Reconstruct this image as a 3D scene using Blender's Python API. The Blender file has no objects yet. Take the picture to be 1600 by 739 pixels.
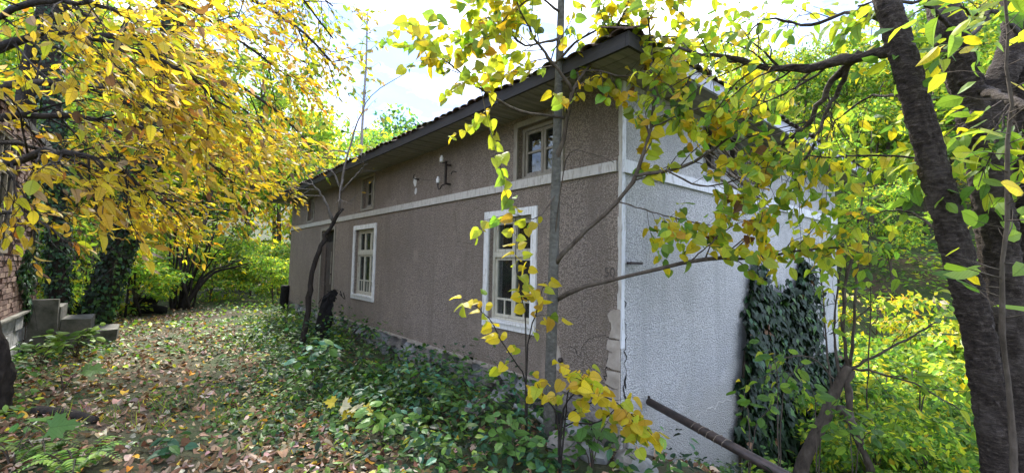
import bpy, math, random
import numpy as np
from mathutils import Vector, Matrix

random.seed(5)
RNG = np.random.default_rng(11)
sc = bpy.context.scene
COL = sc.collection
R = math.radians

# ------------------------------------------------------------------ camera
W, H, F, CX, CY, EYE = 1600.0, 739.0, 685.0, 800.0, 369.5, 1.55
RHO = math.atan2(30, 1385)
PH = math.atan(43.2 * math.cos(RHO) / F)
cf = np.array([0, math.cos(PH), math.sin(PH)])
_r0 = np.array([1.0, 0, 0]); _u0 = np.array([0, -math.sin(PH), math.cos(PH)])
cr = math.cos(RHO) * _r0 + math.sin(RHO) * _u0
cu = -math.sin(RHO) * _r0 + math.cos(RHO) * _u0
CAM = np.array([0, 0, EYE])
cam_d = bpy.data.cameras.new('camera')
cam = bpy.data.objects.new('camera', cam_d); COL.objects.link(cam)
cam_d.sensor_width = 36; cam_d.lens = F / W * 36
cam_d.clip_start = 0.05; cam_d.clip_end = 1000
m = Matrix.Identity(4)
for i in range(3):
    m[i][0] = cr[i]; m[i][1] = cu[i]; m[i][2] = -cf[i]; m[i][3] = CAM[i]
cam.matrix_world = m
sc.camera = cam

# ------------------------------------------------------------------ world, sun, exposure
SUN_AZ, SUN_EL = R(-20), R(50)          # azimuth from +Y towards +X, elevation
wd = bpy.data.worlds.new('World'); sc.world = wd; wd.use_nodes = True
nt = wd.node_tree; N = nt.nodes; L = nt.links; N.clear()
wo = N.new('ShaderNodeOutputWorld'); bg = N.new('ShaderNodeBackground')
sky = N.new('ShaderNodeTexSky'); sky.sky_type = 'NISHITA'; sky.sun_disc = False
sky.sun_elevation = SUN_EL; sky.sun_rotation = SUN_AZ
sky.air_density = 1.0; sky.dust_density = 0.0; sky.ozone_density = 1.4
tc = N.new('ShaderNodeTexCoord'); mp = N.new('ShaderNodeMapping'); mp.inputs['Scale'].default_value = (1, 1, 2.4); mp.inputs['Location'].default_value = (7, 2, 5)
no = N.new('ShaderNodeTexNoise'); no.inputs['Scale'].default_value = 2.3; no.inputs['Detail'].default_value = 9; no.inputs['Roughness'].default_value = 0.58
rp = N.new('ShaderNodeValToRGB')          # how closed the cloud cover is
rp.color_ramp.elements[0].position = 0.36; rp.color_ramp.elements[0].color = (0.93, 0.93, 0.93, 1); rp.color_ramp.elements[1].position = 0.55
rc = N.new('ShaderNodeValToRGB')          # grey-lavender to white cloud
rc.color_ramp.elements[0].position = 0.43; rc.color_ramp.elements[0].color = (0.135, 0.20, 0.40, 1)
rc.color_ramp.elements[1].position = 0.70; rc.color_ramp.elements[1].color = (0.97, 0.99, 1.0, 1)
sc_ = N.new('ShaderNodeVectorMath'); sc_.operation = 'SCALE'; sc_.inputs['Scale'].default_value = 4.5
mx = N.new('ShaderNodeMix'); mx.data_type = 'RGBA'
L.new(no.outputs['Fac'], rc.inputs[0]); L.new(rc.outputs[0], sc_.inputs[0]); L.new(sc_.outputs[0], mx.inputs[7])
L.new(tc.outputs['Generated'], mp.inputs['Vector']); L.new(mp.outputs[0], no.inputs['Vector'])
L.new(no.outputs['Fac'], rp.inputs[0]); L.new(rp.outputs[0], mx.inputs[0])
L.new(sky.outputs[0], mx.inputs[6]); L.new(mx.outputs[2], bg.inputs[0])
bg.inputs[1].default_value = 0.15
L.new(bg.outputs[0], wo.inputs[0])
sun_d = bpy.data.lights.new('sun', 'SUN'); sun_d.energy = 1.4; sun_d.angle = R(11); sun_d.color = (1.0, 0.96, 0.88)
sun = bpy.data.objects.new('sun', sun_d); COL.objects.link(sun)
sdir = Vector((math.sin(SUN_AZ) * math.cos(SUN_EL), math.cos(SUN_AZ) * math.cos(SUN_EL), math.sin(SUN_EL)))
sun.rotation_euler = sdir.to_track_quat('Z', 'Y').to_euler()
sun.location = (0, 0, 30)
vs = sc.view_settings
vs.view_transform = 'Standard'; vs.look = 'None'; vs.gamma = 1.0; vs.use_curve_mapping = False
vs.exposure = 3.12

# ------------------------------------------------------------------ pixel and frame helpers
TH = R(39.5)
d1 = np.array([-math.sin(TH), math.cos(TH), 0])      # along the long front wall, away from the near corner
d2 = np.array([math.cos(TH), math.sin(TH), 0])       # along the end wall
UP = np.array([0, 0, 1.0])


def ray(px, py): return cf + (px - CX) / F * cr - (py - CY) / F * cu
def P(px, py, dep): return CAM + ray(px, py) * dep
CC = P(971, 422, 3.8); CC[2] = 0
def PZ(px, py, z):
    d = ray(px, py); return CAM + d * ((z - EYE) / d[2])
def front(px, py, off=0.0):
    d = ray(px, py); t = ((CC - CAM) @ d2 - off) / (d @ d2); p = CAM + t * d - CC; return p @ d1, p[2]
def gable(px, py, off=0.0):
    d = ray(px, py); t = ((CC - CAM) @ d1 - off) / (d @ d1); p = CAM + t * d - CC; return p @ d2, p[2]
def h2w(X, Y, Z): return CC + X * d2 + Y * d1 + Z * UP
def proj(p):
    d = np.asarray(p) - CAM; z = d @ cf
    return CX + F * (d @ cr) / z, CY - F * (d @ cu) / z, z


def sstep(a, b, x):
    t = np.clip((x - a) / (b - a), 0, 1); return t * t * (3 - 2 * t)


def G(x, y):
    """ground height"""
    x = np.asarray(x, float); y = np.asarray(y, float)
    X = (x - CC[0]) * d2[0] + (y - CC[1]) * d2[1]
    Y = (x - CC[0]) * d1[0] + (y - CC[1]) * d1[1]
    z = -0.42 * np.clip(X - 0.1, 0, 7)
    z = z * (1 - 0.5 * sstep(12, 16, Y))
    z = z + 0.13 * sstep(3, 8, Y) * sstep(-4.5, -1, X) * (X < 1)
    r = np.hypot(x, y); az = np.degrees(np.arctan2(x, np.maximum(y, 1e-6)))
    az = np.where(y < 0, np.sign(x) * 120, az)
    r0 = 34 - 19 * sstep(-30, 25, az)
    sl = 0.34 + 0.16 * sstep(-20, 30, az)
    hh = sl * np.clip(r - r0, 0, 60)
    hh = hh * sstep(0, 8, r - r0) * (1 - sstep(52, 78, np.abs(az)))
    z = z + hh
    z = z + 0.035 * np.sin(x * 1.7 + 0.6 * y) * np.cos(y * 1.3 - 0.4 * x) + 0.02 * np.sin(4.1 * x + 1.0) * np.sin(3.7 * y)
    return z


# ------------------------------------------------------------------ scene helpers
def tag(o, label=None, cat=None, group=None, kind=None):
    if label: o['label'] = label
    if cat: o['category'] = cat
    if group: o['group'] = group
    if kind: o['kind'] = kind
    return o


def empty(name, loc, label, cat, group=None, rotz=0.0):
    o = bpy.data.objects.new(name, None); COL.objects.link(o)
    o.location = tuple(loc); o.rotation_euler = (0, 0, rotz); o.empty_display_size = 0.1
    return tag(o, label, cat, group)


def link(name, me, parent=None, loc=None):
    o = bpy.data.objects.new(name, me); COL.objects.link(o)
    if parent is not None: o.parent = parent
    if loc is not None: o.location = tuple(loc)
    return o


def np_mesh(name, V, polys, mat=None, col=None, luv=None, smooth=False):
    """polys: list of int arrays (n,k)"""
    me = bpy.data.meshes.new(name)
    V = np.asarray(V, np.float32)
    polys = [np.asarray(p, np.int32) for p in polys if len(p)]
    nl = sum(p.size for p in polys); npol = sum(len(p) for p in polys)
    me.vertices.add(len(V)); me.vertices.foreach_set('co', V.ravel())
    me.loops.add(nl); me.polygons.add(npol)
    me.loops.foreach_set('vertex_index', np.concatenate([p.ravel() for p in polys]))
    tot = np.concatenate([np.full(len(p), p.shape[1], np.int32) for p in polys])
    st = np.concatenate([[0], np.cumsum(tot)[:-1]]).astype(np.int32)
    me.polygons.foreach_set('loop_start', st); me.polygons.foreach_set('loop_total', tot)
    me.polygons.foreach_set('use_smooth', np.full(npol, bool(smooth)))
    me.update(calc_edges=True)
    if col is not None:
        a = me.attributes.new('col', 'FLOAT_COLOR', 'POINT')
        c4 = np.ones((len(V), 4), np.float32); c4[:, :3] = col
        a.data.foreach_set('color', c4.ravel())
    if luv is not None:
        a = me.attributes.new('luv', 'FLOAT_VECTOR', 'POINT')
        a.data.foreach_set('vector', np.asarray(luv, np.float32).ravel())
    if mat is not None: me.materials.append(mat)
    return me


class MB:
    """collects boxes, prisms, tubes into one mesh"""
    def __init__(s): s.V = []; s.Q = {}; s.n = 0
    def _add(s, V, polys):
        V = np.asarray(V, float)
        for p in polys:
            p = np.asarray(p, int)
            if p.ndim == 1: p = p[None]
            s.Q.setdefault(p.shape[1], []).append(p + s.n)
        s.V.append(V); s.n += len(V)
    def box(s, x0, x1, y0, y1, z0, z1, jit=0.0):
        x0, x1 = min(x0, x1), max(x0, x1); y0, y1 = min(y0, y1), max(y0, y1)
        V = np.array([[x, y, z] for z in (z0, z1) for y in (y0, y1) for x in (x0, x1)], float)
        if jit: V += RNG.uniform(-jit, jit, V.shape)
        s._add(V, [[0, 2, 3, 1], [4, 5, 7, 6], [0, 1, 5, 4], [2, 6, 7, 3], [0, 4, 6, 2], [1, 3, 7, 5]])
        return s
    def bar(s, a, b, w, h, up=(0, 0, 1)):
        a = np.asarray(a, float); b = np.asarray(b, float); t = b - a; t /= np.linalg.norm(t)
        sd = np.cross(t, up); ns = np.linalg.norm(sd)
        sd = np.cross(t, (1, 0, 0)) if ns < 1e-3 else sd
        sd /= np.linalg.norm(sd); u = np.cross(sd, t)
        V = [p + sx * sd * w / 2 + sz * u * h / 2 for p in (a, b) for sx, sz in ((-1, -1), (1, -1), (1, 1), (-1, 1))]
        s._add(V, [[0, 1, 2, 3], [7, 6, 5, 4], [0, 4, 5, 1], [1, 5, 6, 2], [2, 6, 7, 3], [3, 7, 4, 0]])
        return s
    def tube(s, pts, rad, sides=6, rough=0.0, cap=True):
        V, Q, caps = tube_np(pts, rad, sides, rough)
        s._add(V, [Q]);
        if cap:
            for c in caps:
                c = np.asarray(c)[None] - 0
                s.Q.setdefault(c.shape[1], []).append(c + s.n - len(V))
        return s
    def lathe(s, prof, origin, axis=(0, 0, 1), n=12):
        ax = np.asarray(axis, float); ax /= np.linalg.norm(ax)
        o = np.asarray(origin, float)
        pts = [o + ax * h for r, h in prof]; rad = [max(r, 1e-4) for r, h in prof]
        t = np.cross(ax, (0.3, 0.5, 0.8)); t /= np.linalg.norm(t); b = np.cross(ax, t)
        th = np.arange(n) / n * 2 * math.pi
        ring = np.cos(th)[:, None] * t + np.sin(th)[:, None] * b
        V = np.concatenate([p + r * ring for p, r in zip(pts, rad)])
        k = len(pts); Q = []
        for i in range(k - 1):
            a = i * n + np.arange(n); a2 = i * n + (np.arange(n) + 1) % n
            Q.append(np.stack([a, a2, a2 + n, a + n], 1))
        s._add(V, [np.concatenate(Q)])
        return s
    def poly_slab(s, pts, thick):
        """pts (n,3) planar polygon, extruded by the vector thick"""
        pts = np.asarray(pts, float); n = len(pts); V = np.concatenate([pts, pts + np.asarray(thick)])
        polys = [np.arange(n)[::-1], n + np.arange(n)] + [[i, (i + 1) % n, n + (i + 1) % n, n + i] for i in range(n)]
        s._add(V, polys)
        return s
    def mesh(s, name, mat, smooth=False, origin=None):
        V = np.concatenate(s.V)
        if origin is not None: V = V - np.asarray(origin)
        return np_mesh(name, V, [np.concatenate(v) for v in s.Q.values()], mat, smooth=smooth)
    def build(s, name, mat, parent=None, smooth=False, origin=None, loc=None):
        return link(name, s.mesh(name, mat, smooth, origin), parent, loc)


def tube_np(pts, rad, sides=6, rough=0.0):
    pts = np.asarray(pts, float); n = len(pts)
    rad = np.broadcast_to(np.asarray(rad, float), (n,)) if np.ndim(rad) else np.full(n, rad)
    T = np.gradient(pts, axis=0); T /= np.linalg.norm(T, axis=1)[:, None] + 1e-9
    ref = np.array([1.0, 0, 0]) if abs(T[0][0]) < 0.8 else np.array([0, 1.0, 0])
    U = np.zeros_like(pts); u = ref
    for i in range(n):
        u = u - T[i] * (u @ T[i]); u = u / (np.linalg.norm(u) + 1e-9); U[i] = u
    B = np.cross(T, U)
    th = np.arange(sides) / sides * 2 * math.pi
    rr = rad[:, None] * np.ones((n, sides))
    if rough:
        lob = np.zeros((n, sides))
        for k in range(5):
            kk = RNG.integers(2, 6); lob += RNG.normal() * 0.5 * np.cos(kk * th + RNG.uniform(0, 6) + np.linspace(0, RNG.uniform(-3, 3), n)[:, None])
        rr = rr * (1 + rough * lob * 0.5 + rough * RNG.normal(0, 0.45, (n, sides)))
    if rough and sides >= 24:
        sl = np.concatenate([[0], np.cumsum(np.linalg.norm(np.diff(pts, axis=0), axis=1))])[:, None]
        rel = np.zeros((n, sides))
        for k in range(70):
            fs = RNG.uniform(4, 75); kt = RNG.integers(0, 17); rel += np.cos(kt * th[None] + fs * sl + RNG.uniform(0, 6.28)) * (1.0 if fs > 20 else 1.5)
        rel /= 6.0; rr = rr * (1 + rough * 0.55 * np.where(rel > 0, rel, 1.6 * rel).clip(-1.6, 1.2))
        for k in range(5):
            ks, kt0 = RNG.uniform(.1, sl[-1, 0] * .6), RNG.uniform(0, 6.28)
            rr = rr * (1 + .16 * np.exp(-((sl - ks) / .035) ** 2 - (((th[None] - kt0 + math.pi) % (2 * math.pi) - math.pi) / .3) ** 2))
    V = pts[:, None] + rr[..., None] * (np.cos(th)[None, :, None] * U[:, None] + np.sin(th)[None, :, None] * B[:, None])
    i = np.arange(n - 1)[:, None] * sides; a = i + np.arange(sides); a2 = i + (np.arange(sides) + 1) % sides
    Q = np.stack([a, a2, a2 + sides, a + sides], -1).reshape(-1, 4)
    caps = [np.arange(sides)[::-1], (n - 1) * sides + np.arange(sides)]
    return V.reshape(-1, 3), Q, caps


def smooth_path(ctrl, n):
    """Catmull-Rom through control points"""
    c = np.asarray(ctrl, float)
    if len(c) == 2: return c[0] + (c[1] - c[0]) * np.linspace(0, 1, n)[:, None]
    c = np.concatenate([[2 * c[0] - c[1]], c, [2 * c[-1] - c[-2]]])
    t = np.linspace(0, len(c) - 3 - 1e-6, n); i = t.astype(int); f = (t - i)[:, None]
    a, b, d, e = c[i], c[i + 1], c[i + 2], c[i + 3]
    return 0.5 * ((2 * b) + (-a + d) * f + (2 * a - 5 * b + 4 * d - e) * f ** 2 + (-a + 3 * b - 3 * d + e) * f ** 3)


def px_path(lst, n):
    """control points given as (px, py, depth)"""
    return smooth_path([P(*q) for q in lst], n)


# ------------------------------------------------------------------ materials
def new_mat(name):
    mt = bpy.data.materials.new(name); mt.use_nodes = True
    t = mt.node_tree; t.nodes.clear()
    out = t.nodes.new('ShaderNodeOutputMaterial')
    bs = t.nodes.new('ShaderNodeBsdfPrincipled')
    t.links.new(bs.outputs[0], out.inputs[0])
    return mt, t, bs, out


def nd(t, typ, **kw):
    n = t.nodes.new(typ)
    for k, v in kw.items():
        if k.startswith('i_'): n.inputs[k[2:].replace('_', ' ')].default_value = v
        else: setattr(n, k, v)
    return n


def ramp(t, src, stops):
    r = t.nodes.new('ShaderNodeValToRGB'); e = r.color_ramp.elements
    while len(e) < len(stops): e.new(0.5)
    for el, (p, c) in zip(e, stops):
        el.position = p; el.color = (*c, 1) if len(c) == 3 else c
    t.links.new(src, r.inputs[0]); return r.outputs[0]


def mixc(t, fac, a, b, mode='MIX'):
    m_ = t.nodes.new('ShaderNodeMix'); m_.data_type = 'RGBA'; m_.blend_type = mode
    for idx, v in ((0, fac), (6, a), (7, b)):
        if hasattr(v, 'links'): t.links.new(v, m_.inputs[idx])
        elif idx == 0: m_.inputs[0].default_value = v
        else: m_.inputs[idx].default_value = (*v, 1)
    return m_.outputs[2]


def noise(t, vec, scale, detail=4, rough=0.55):
    n = nd(t, 'ShaderNodeTexNoise'); n.inputs['Scale'].default_value = scale
    n.inputs['Detail'].default_value = detail; n.inputs['Roughness'].default_value = rough
    t.links.new(vec, n.inputs['Vector']); return n.outputs['Fac']


def coords(t, scale=(1, 1, 1), space='Object'):
    c = nd(t, 'ShaderNodeTexCoord'); mp_ = nd(t, 'ShaderNodeMapping')
    mp_.inputs['Scale'].default_value = scale
    t.links.new(c.outputs[space], mp_.inputs['Vector']); return mp_.outputs[0]


def bump(t, bs, h, strength, dist):
    b = nd(t, 'ShaderNodeBump'); b.inputs['Strength'].default_value = strength; b.inputs['Distance'].default_value = dist
    t.links.new(h, b.inputs['Height']); t.links.new(b.outputs[0], bs.inputs['Normal']); return b


def mat_plain(name, ca, cb, scale=6, rough=0.8, bstr=0.4, bdist=0.01, stretch=(1, 1, 1), bscale=None, metal=0.0, space='Object'):
    mt, t, bs, _ = new_mat(name)
    v = coords(t, stretch, space)
    n1 = noise(t, v, scale, 6, 0.62)
    t.links.new(ramp(t, n1, [(0.32, ca), (0.68, cb)]), bs.inputs['Base Color'])
    bs.inputs['Roughness'].default_value = rough; bs.inputs['Metallic'].default_value = metal
    if bstr: bump(t, bs, noise(t, v, bscale or scale * 3, 6, 0.65), bstr, bdist)
    return mt


def mat_roughcast(name, base, light, dark, stain, stain_amt, splash, spots=()):
    """pebble-dash render: speckled relief plus weathering, rain streaks and splashed dirt"""
    mt, t, bs, _ = new_mat(name)
    v = coords(t)
    vo = nd(t, 'ShaderNodeTexVoronoi'); vo.inputs['Scale'].default_value = 72
    t.links.new(v, vo.inputs['Vector'])
    n1 = noise(t, v, 80, 3, 0.7)
    ad = nd(t, 'ShaderNodeMath', operation='MULTIPLY_ADD'); ad.inputs[1].default_value = 0.75
    t.links.new(vo.outputs['Distance'], ad.inputs[0]); t.links.new(n1, ad.inputs[2])
    speck = ramp(t, ad.outputs[0], [(0.42, light), (0.70, base), (0.98, dark)])
    big = noise(t, v, 0.8, 6, 0.62)
    c1 = mixc(t, ramp(t, big, [(0.40, (0, 0, 0)), (0.66, (stain_amt,) * 3)]), speck, stain)
    streak = noise(t, coords(t, (3.2, 3.2, 0.22)), 1.5, 7, 0.72)
    c2 = mixc(t, ramp(t, streak, [(0.48, (0, 0, 0)), (0.66, (stain_amt * 1.25,) * 3)]), c1, stain)
    pale = noise(t, v, 1.7, 5, 0.6)
    c2 = mixc(t, ramp(t, pale, [(0.60, (0, 0, 0)), (0.74, (0.45,) * 3)]), c2, light)
    # dirt splashed up from the soil, with a ragged edge
    sz = nd(t, 'ShaderNodeSeparateXYZ'); t.links.new(v, sz.inputs[0])
    nn = nd(t, 'ShaderNodeMath', operation='MULTIPLY_ADD'); nn.inputs[1].default_value = 1.1
    t.links.new(noise(t, v, 2.6, 7, 0.7), nn.inputs[0]); t.links.new(sz.outputs[2], nn.inputs[2])
    c3 = mixc(t, ramp(t, nn.outputs[0], [(0.62, (0.6,) * 3), (1.0, (0, 0, 0))]), c2, splash)
    for cen, rad, amt in spots:                # soot and damp stains with a ragged outline
        vm = nd(t, 'ShaderNodeVectorMath', operation='SUBTRACT'); vm.inputs[1].default_value = cen; t.links.new(v, vm.inputs[0])
        vd = nd(t, 'ShaderNodeVectorMath', operation='DIVIDE'); vd.inputs[1].default_value = rad; t.links.new(vm.outputs[0], vd.inputs[0])
        vl = nd(t, 'ShaderNodeVectorMath', operation='LENGTH'); t.links.new(vd.outputs[0], vl.inputs[0])
        na_ = nd(t, 'ShaderNodeMath', operation='MULTIPLY_ADD'); na_.inputs[1].default_value = 1.2
        t.links.new(noise(t, v, 3.5, 6, 0.65), na_.inputs[0]); t.links.new(vl.outputs['Value'], na_.inputs[2])
        c3 = mixc(t, ramp(t, na_.outputs[0], [(0.55, (amt,) * 3), (1.0, (0, 0, 0))]), c3, stain)
    t.links.new(c3, bs.inputs['Base Color'])
    bs.inputs['Roughness'].default_value = 0.95; bs.inputs['Specular IOR Level'].default_value = 0.15
    iv = nd(t, 'ShaderNodeMath', operation='MULTIPLY'); iv.inputs[1].default_value = -1
    t.links.new(ad.outputs[0], iv.inputs[0])
    bump(t, bs, iv.outputs[0], 1.0, 0.018)
    return mt


def mat_paint(name, col, worn, amt=0.5, scale=14):
    mt, t, bs, _ = new_mat(name)
    v = coords(t); v2 = coords(t, (6, 6, 1.2))
    n1 = noise(t, v2, scale * 0.5, 7, 0.7); n2 = noise(t, v, 2.2, 4)
    mk = ramp(t, n1, [(0.60 - 0.2 * amt, (0, 0, 0)), (0.66, (1, 1, 1))])
    c = mixc(t, ramp(t, n2, [(0.3, (0, 0, 0)), (0.75, (0.35,) * 3)]), col, tuple(x * 0.62 for x in col))
    t.links.new(mixc(t, mk, c, worn), bs.inputs['Base Color'])
    bs.inputs['Roughness'].default_value = 0.6
    bump(t, bs, n1, 0.25, 0.004)
    return mt


def mat_leaf(name, trans=0.5, spots=0.35, rough=0.5, veins=True, glow=1.25):
    mt, t, bs, out = new_mat(name)
    a = nd(t, 'ShaderNodeAttribute', attribute_name='col')
    c = a.outputs['Color']
    oi = nd(t, 'ShaderNodeObjectInfo')
    if veins:
        uv = nd(t, 'ShaderNodeAttribute', attribute_name='luv')
        sx = nd(t, 'ShaderNodeSeparateXYZ'); t.links.new(uv.outputs['Vector'], sx.inputs[0])
        ab = nd(t, 'ShaderNodeMath', operation='ABSOLUTE'); t.links.new(sx.outputs[0], ab.inputs[0])
        # midrib and side veins
        ma = nd(t, 'ShaderNodeMath', operation='MULTIPLY_ADD'); ma.inputs[1].default_value = -0.75
        t.links.new(ab.outputs[0], ma.inputs[0]); t.links.new(sx.outputs[1], ma.inputs[2])
        ml = nd(t, 'ShaderNodeMath', operation='MULTIPLY'); ml.inputs[1].default_value = 44
        t.links.new(ma.outputs[0], ml.inputs[0])
        sn = nd(t, 'ShaderNodeMath', operation='SINE'); t.links.new(ml.outputs[0], sn.inputs[0])
        v1 = ramp(t, sn.outputs[0], [(0.80, (0, 0, 0)), (0.98, (0.55,) * 3)])
        v2 = ramp(t, ab.outputs[0], [(0.0, (0.9,) * 3), (0.03, (0, 0, 0))])
        vm = mixc(t, 1.0, v1, v2, 'LIGHTEN')
        dk = mixc(t, 1.0, c, (0.62, 0.66, 0.5), 'MULTIPLY')
        c = mixc(t, vm, c, dk)
        cmb = nd(t, 'ShaderNodeVectorMath', operation='MULTIPLY_ADD')
        rr = nd(t, 'ShaderNodeCombineXYZ')
        geo = nd(t, 'ShaderNodeNewGeometry')
        cmb.inputs[1].default_value = (1, 1, 1)
        t.links.new(uv.outputs['Vector'], cmb.inputs[0])
        mr = nd(t, 'ShaderNodeMath', operation='MULTIPLY'); mr.inputs[1].default_value = 40
        ar = nd(t, 'ShaderNodeMath', operation='ADD')
        t.links.new(oi.outputs['Random'], ar.inputs[0]); t.links.new(geo.outputs['Random Per Island'], ar.inputs[1])
        t.links.new(ar.outputs[0], mr.inputs[0]); t.links.new(mr.outputs[0], rr.inputs[0]); t.links.new(rr.outputs[0], cmb.inputs[2])
        n1 = noise(t, cmb.outputs[0], 4.5, 5, 0.7)
        c = mixc(t, ramp(t, n1, [(0.60, (0, 0, 0)), (0.76, (spots,) * 3)]), c, (0.22, 0.10, 0.03))
    hs = nd(t, 'ShaderNodeHueSaturation')
    mm = nd(t, 'ShaderNodeMath', operation='MULTIPLY_ADD'); mm.inputs[1].default_value = 0.45; mm.inputs[2].default_value = 0.78
    t.links.new(oi.outputs['Random'], mm.inputs[0]); t.links.new(mm.outputs[0], hs.inputs['Value'])
    t.links.new(c, hs.inputs['Color']); c = hs.outputs[0]
    t.links.new(c, bs.inputs['Base Color']); bs.inputs['Roughness'].default_value = rough
    bs.inputs['Specular IOR Level'].default_value = 0.35
    tr = nd(t, 'ShaderNodeBsdfTranslucent')
    t.links.new(mixc(t, 1.0, c, (glow, glow, glow * 0.55), 'MULTIPLY'), tr.inputs[0])
    ms = nd(t, 'ShaderNodeMixShader'); ms.inputs[0].default_value = trans
    t.links.new(bs.outputs[0], ms.inputs[1]); t.links.new(tr.outputs[0], ms.inputs[2])
    t.links.new(ms.outputs[0], out.inputs[0])
    return mt


def mat_glass(name):
    mt, t, bs, out = new_mat(name)
    t.nodes.remove(bs)
    fr = nd(t, 'ShaderNodeFresnel'); fr.inputs[0].default_value = 1.5
    gl = nd(t, 'ShaderNodeBsdfGlossy'); gl.inputs['Roughness'].default_value = 0.03
    tp = nd(t, 'ShaderNodeBsdfTransparent'); tp.inputs[0].default_value = (0.72, 0.76, 0.76, 1)
    df = nd(t, 'ShaderNodeBsdfDiffuse'); df.inputs[0].default_value = (0.30, 0.29, 0.26, 1)
    v = coords(t); b = nd(t, 'ShaderNodeBump'); b.inputs['Strength'].default_value = 0.05; b.inputs['Distance'].default_value = 0.02
    t.links.new(noise(t, v, 3.0, 2), b.inputs['Height']); t.links.new(b.outputs[0], gl.inputs['Normal'])
    m1 = nd(t, 'ShaderNodeMixShader'); m2 = nd(t, 'ShaderNodeMixShader')
    fa = nd(t, 'ShaderNodeMath', operation='MULTIPLY_ADD'); fa.inputs[1].default_value = 0.2; fa.inputs[2].default_value = 0.0
    t.links.new(fr.outputs[0], fa.inputs[0]); t.links.new(fa.outputs[0], m1.inputs[0])
    dirt = ramp(t, noise(t, v, 5, 6, 0.7), [(0.4, (0.01,) * 3), (0.8, (0.08,) * 3)])
    t.links.new(tp.outputs[0], m1.inputs[1]); t.links.new(gl.outputs[0], m1.inputs[2])
    t.links.new(dirt, m2.inputs[0]); t.links.new(m1.outputs[0], m2.inputs[1]); t.links.new(df.outputs[0], m2.inputs[2])
    t.links.new(m2.outputs[0], out.inputs[0])
    return mt


def mat_bark(name, ca, cb, cc, zs=1.0, scale=14, bstr=1.0, bdist=0.02):
    mt, t, bs, _ = new_mat(name)
    v = coords(t, (1, 1, zs)); v0 = coords(t)
    n1 = noise(t, v, scale, 7, 0.68); n2 = noise(t, v0, 3.0, 5, 0.6)
    c = ramp(t, n1, [(0.30, ca), (0.55, cb), (0.78, cc)])
    c = mixc(t, ramp(t, n2, [(0.52, (0, 0, 0)), (0.75, (0.6,) * 3)]), c, cc)
    t.links.new(c, bs.inputs['Base Color']); bs.inputs['Roughness'].default_value = 0.9
    bs.inputs['Specular IOR Level'].default_value = 0.25
    bump(t, bs, n1, bstr, bdist)
    return mt


def mat_ground():
    mt, t, bs, _ = new_mat('forest_floor')
    v = coords(t)
    n1 = noise(t, v, 9, 8, 0.7); n2 = noise(t, v, 0.5, 4, 0.6); n3 = noise(t, v, 32, 6, 0.7)
    c = ramp(t, n1, [(0.28, (0.018, 0.012, 0.008)), (0.5, (0.07, 0.045, 0.028)), (0.75, (0.16, 0.105, 0.065))])
    g = ramp(t, n3, [(0.3, (0.015, 0.03, 0.008)), (0.7, (0.06, 0.10, 0.022))])
    t.links.new(mixc(t, ramp(t, n2, [(0.36, (0, 0, 0)), (0.52, (0.8,) * 3)]), c, g), bs.inputs['Base Color'])
    bs.inputs['Roughness'].default_value = 0.95
    bump(t, bs, n1, 0.9, 0.05)
    return mt


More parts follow.
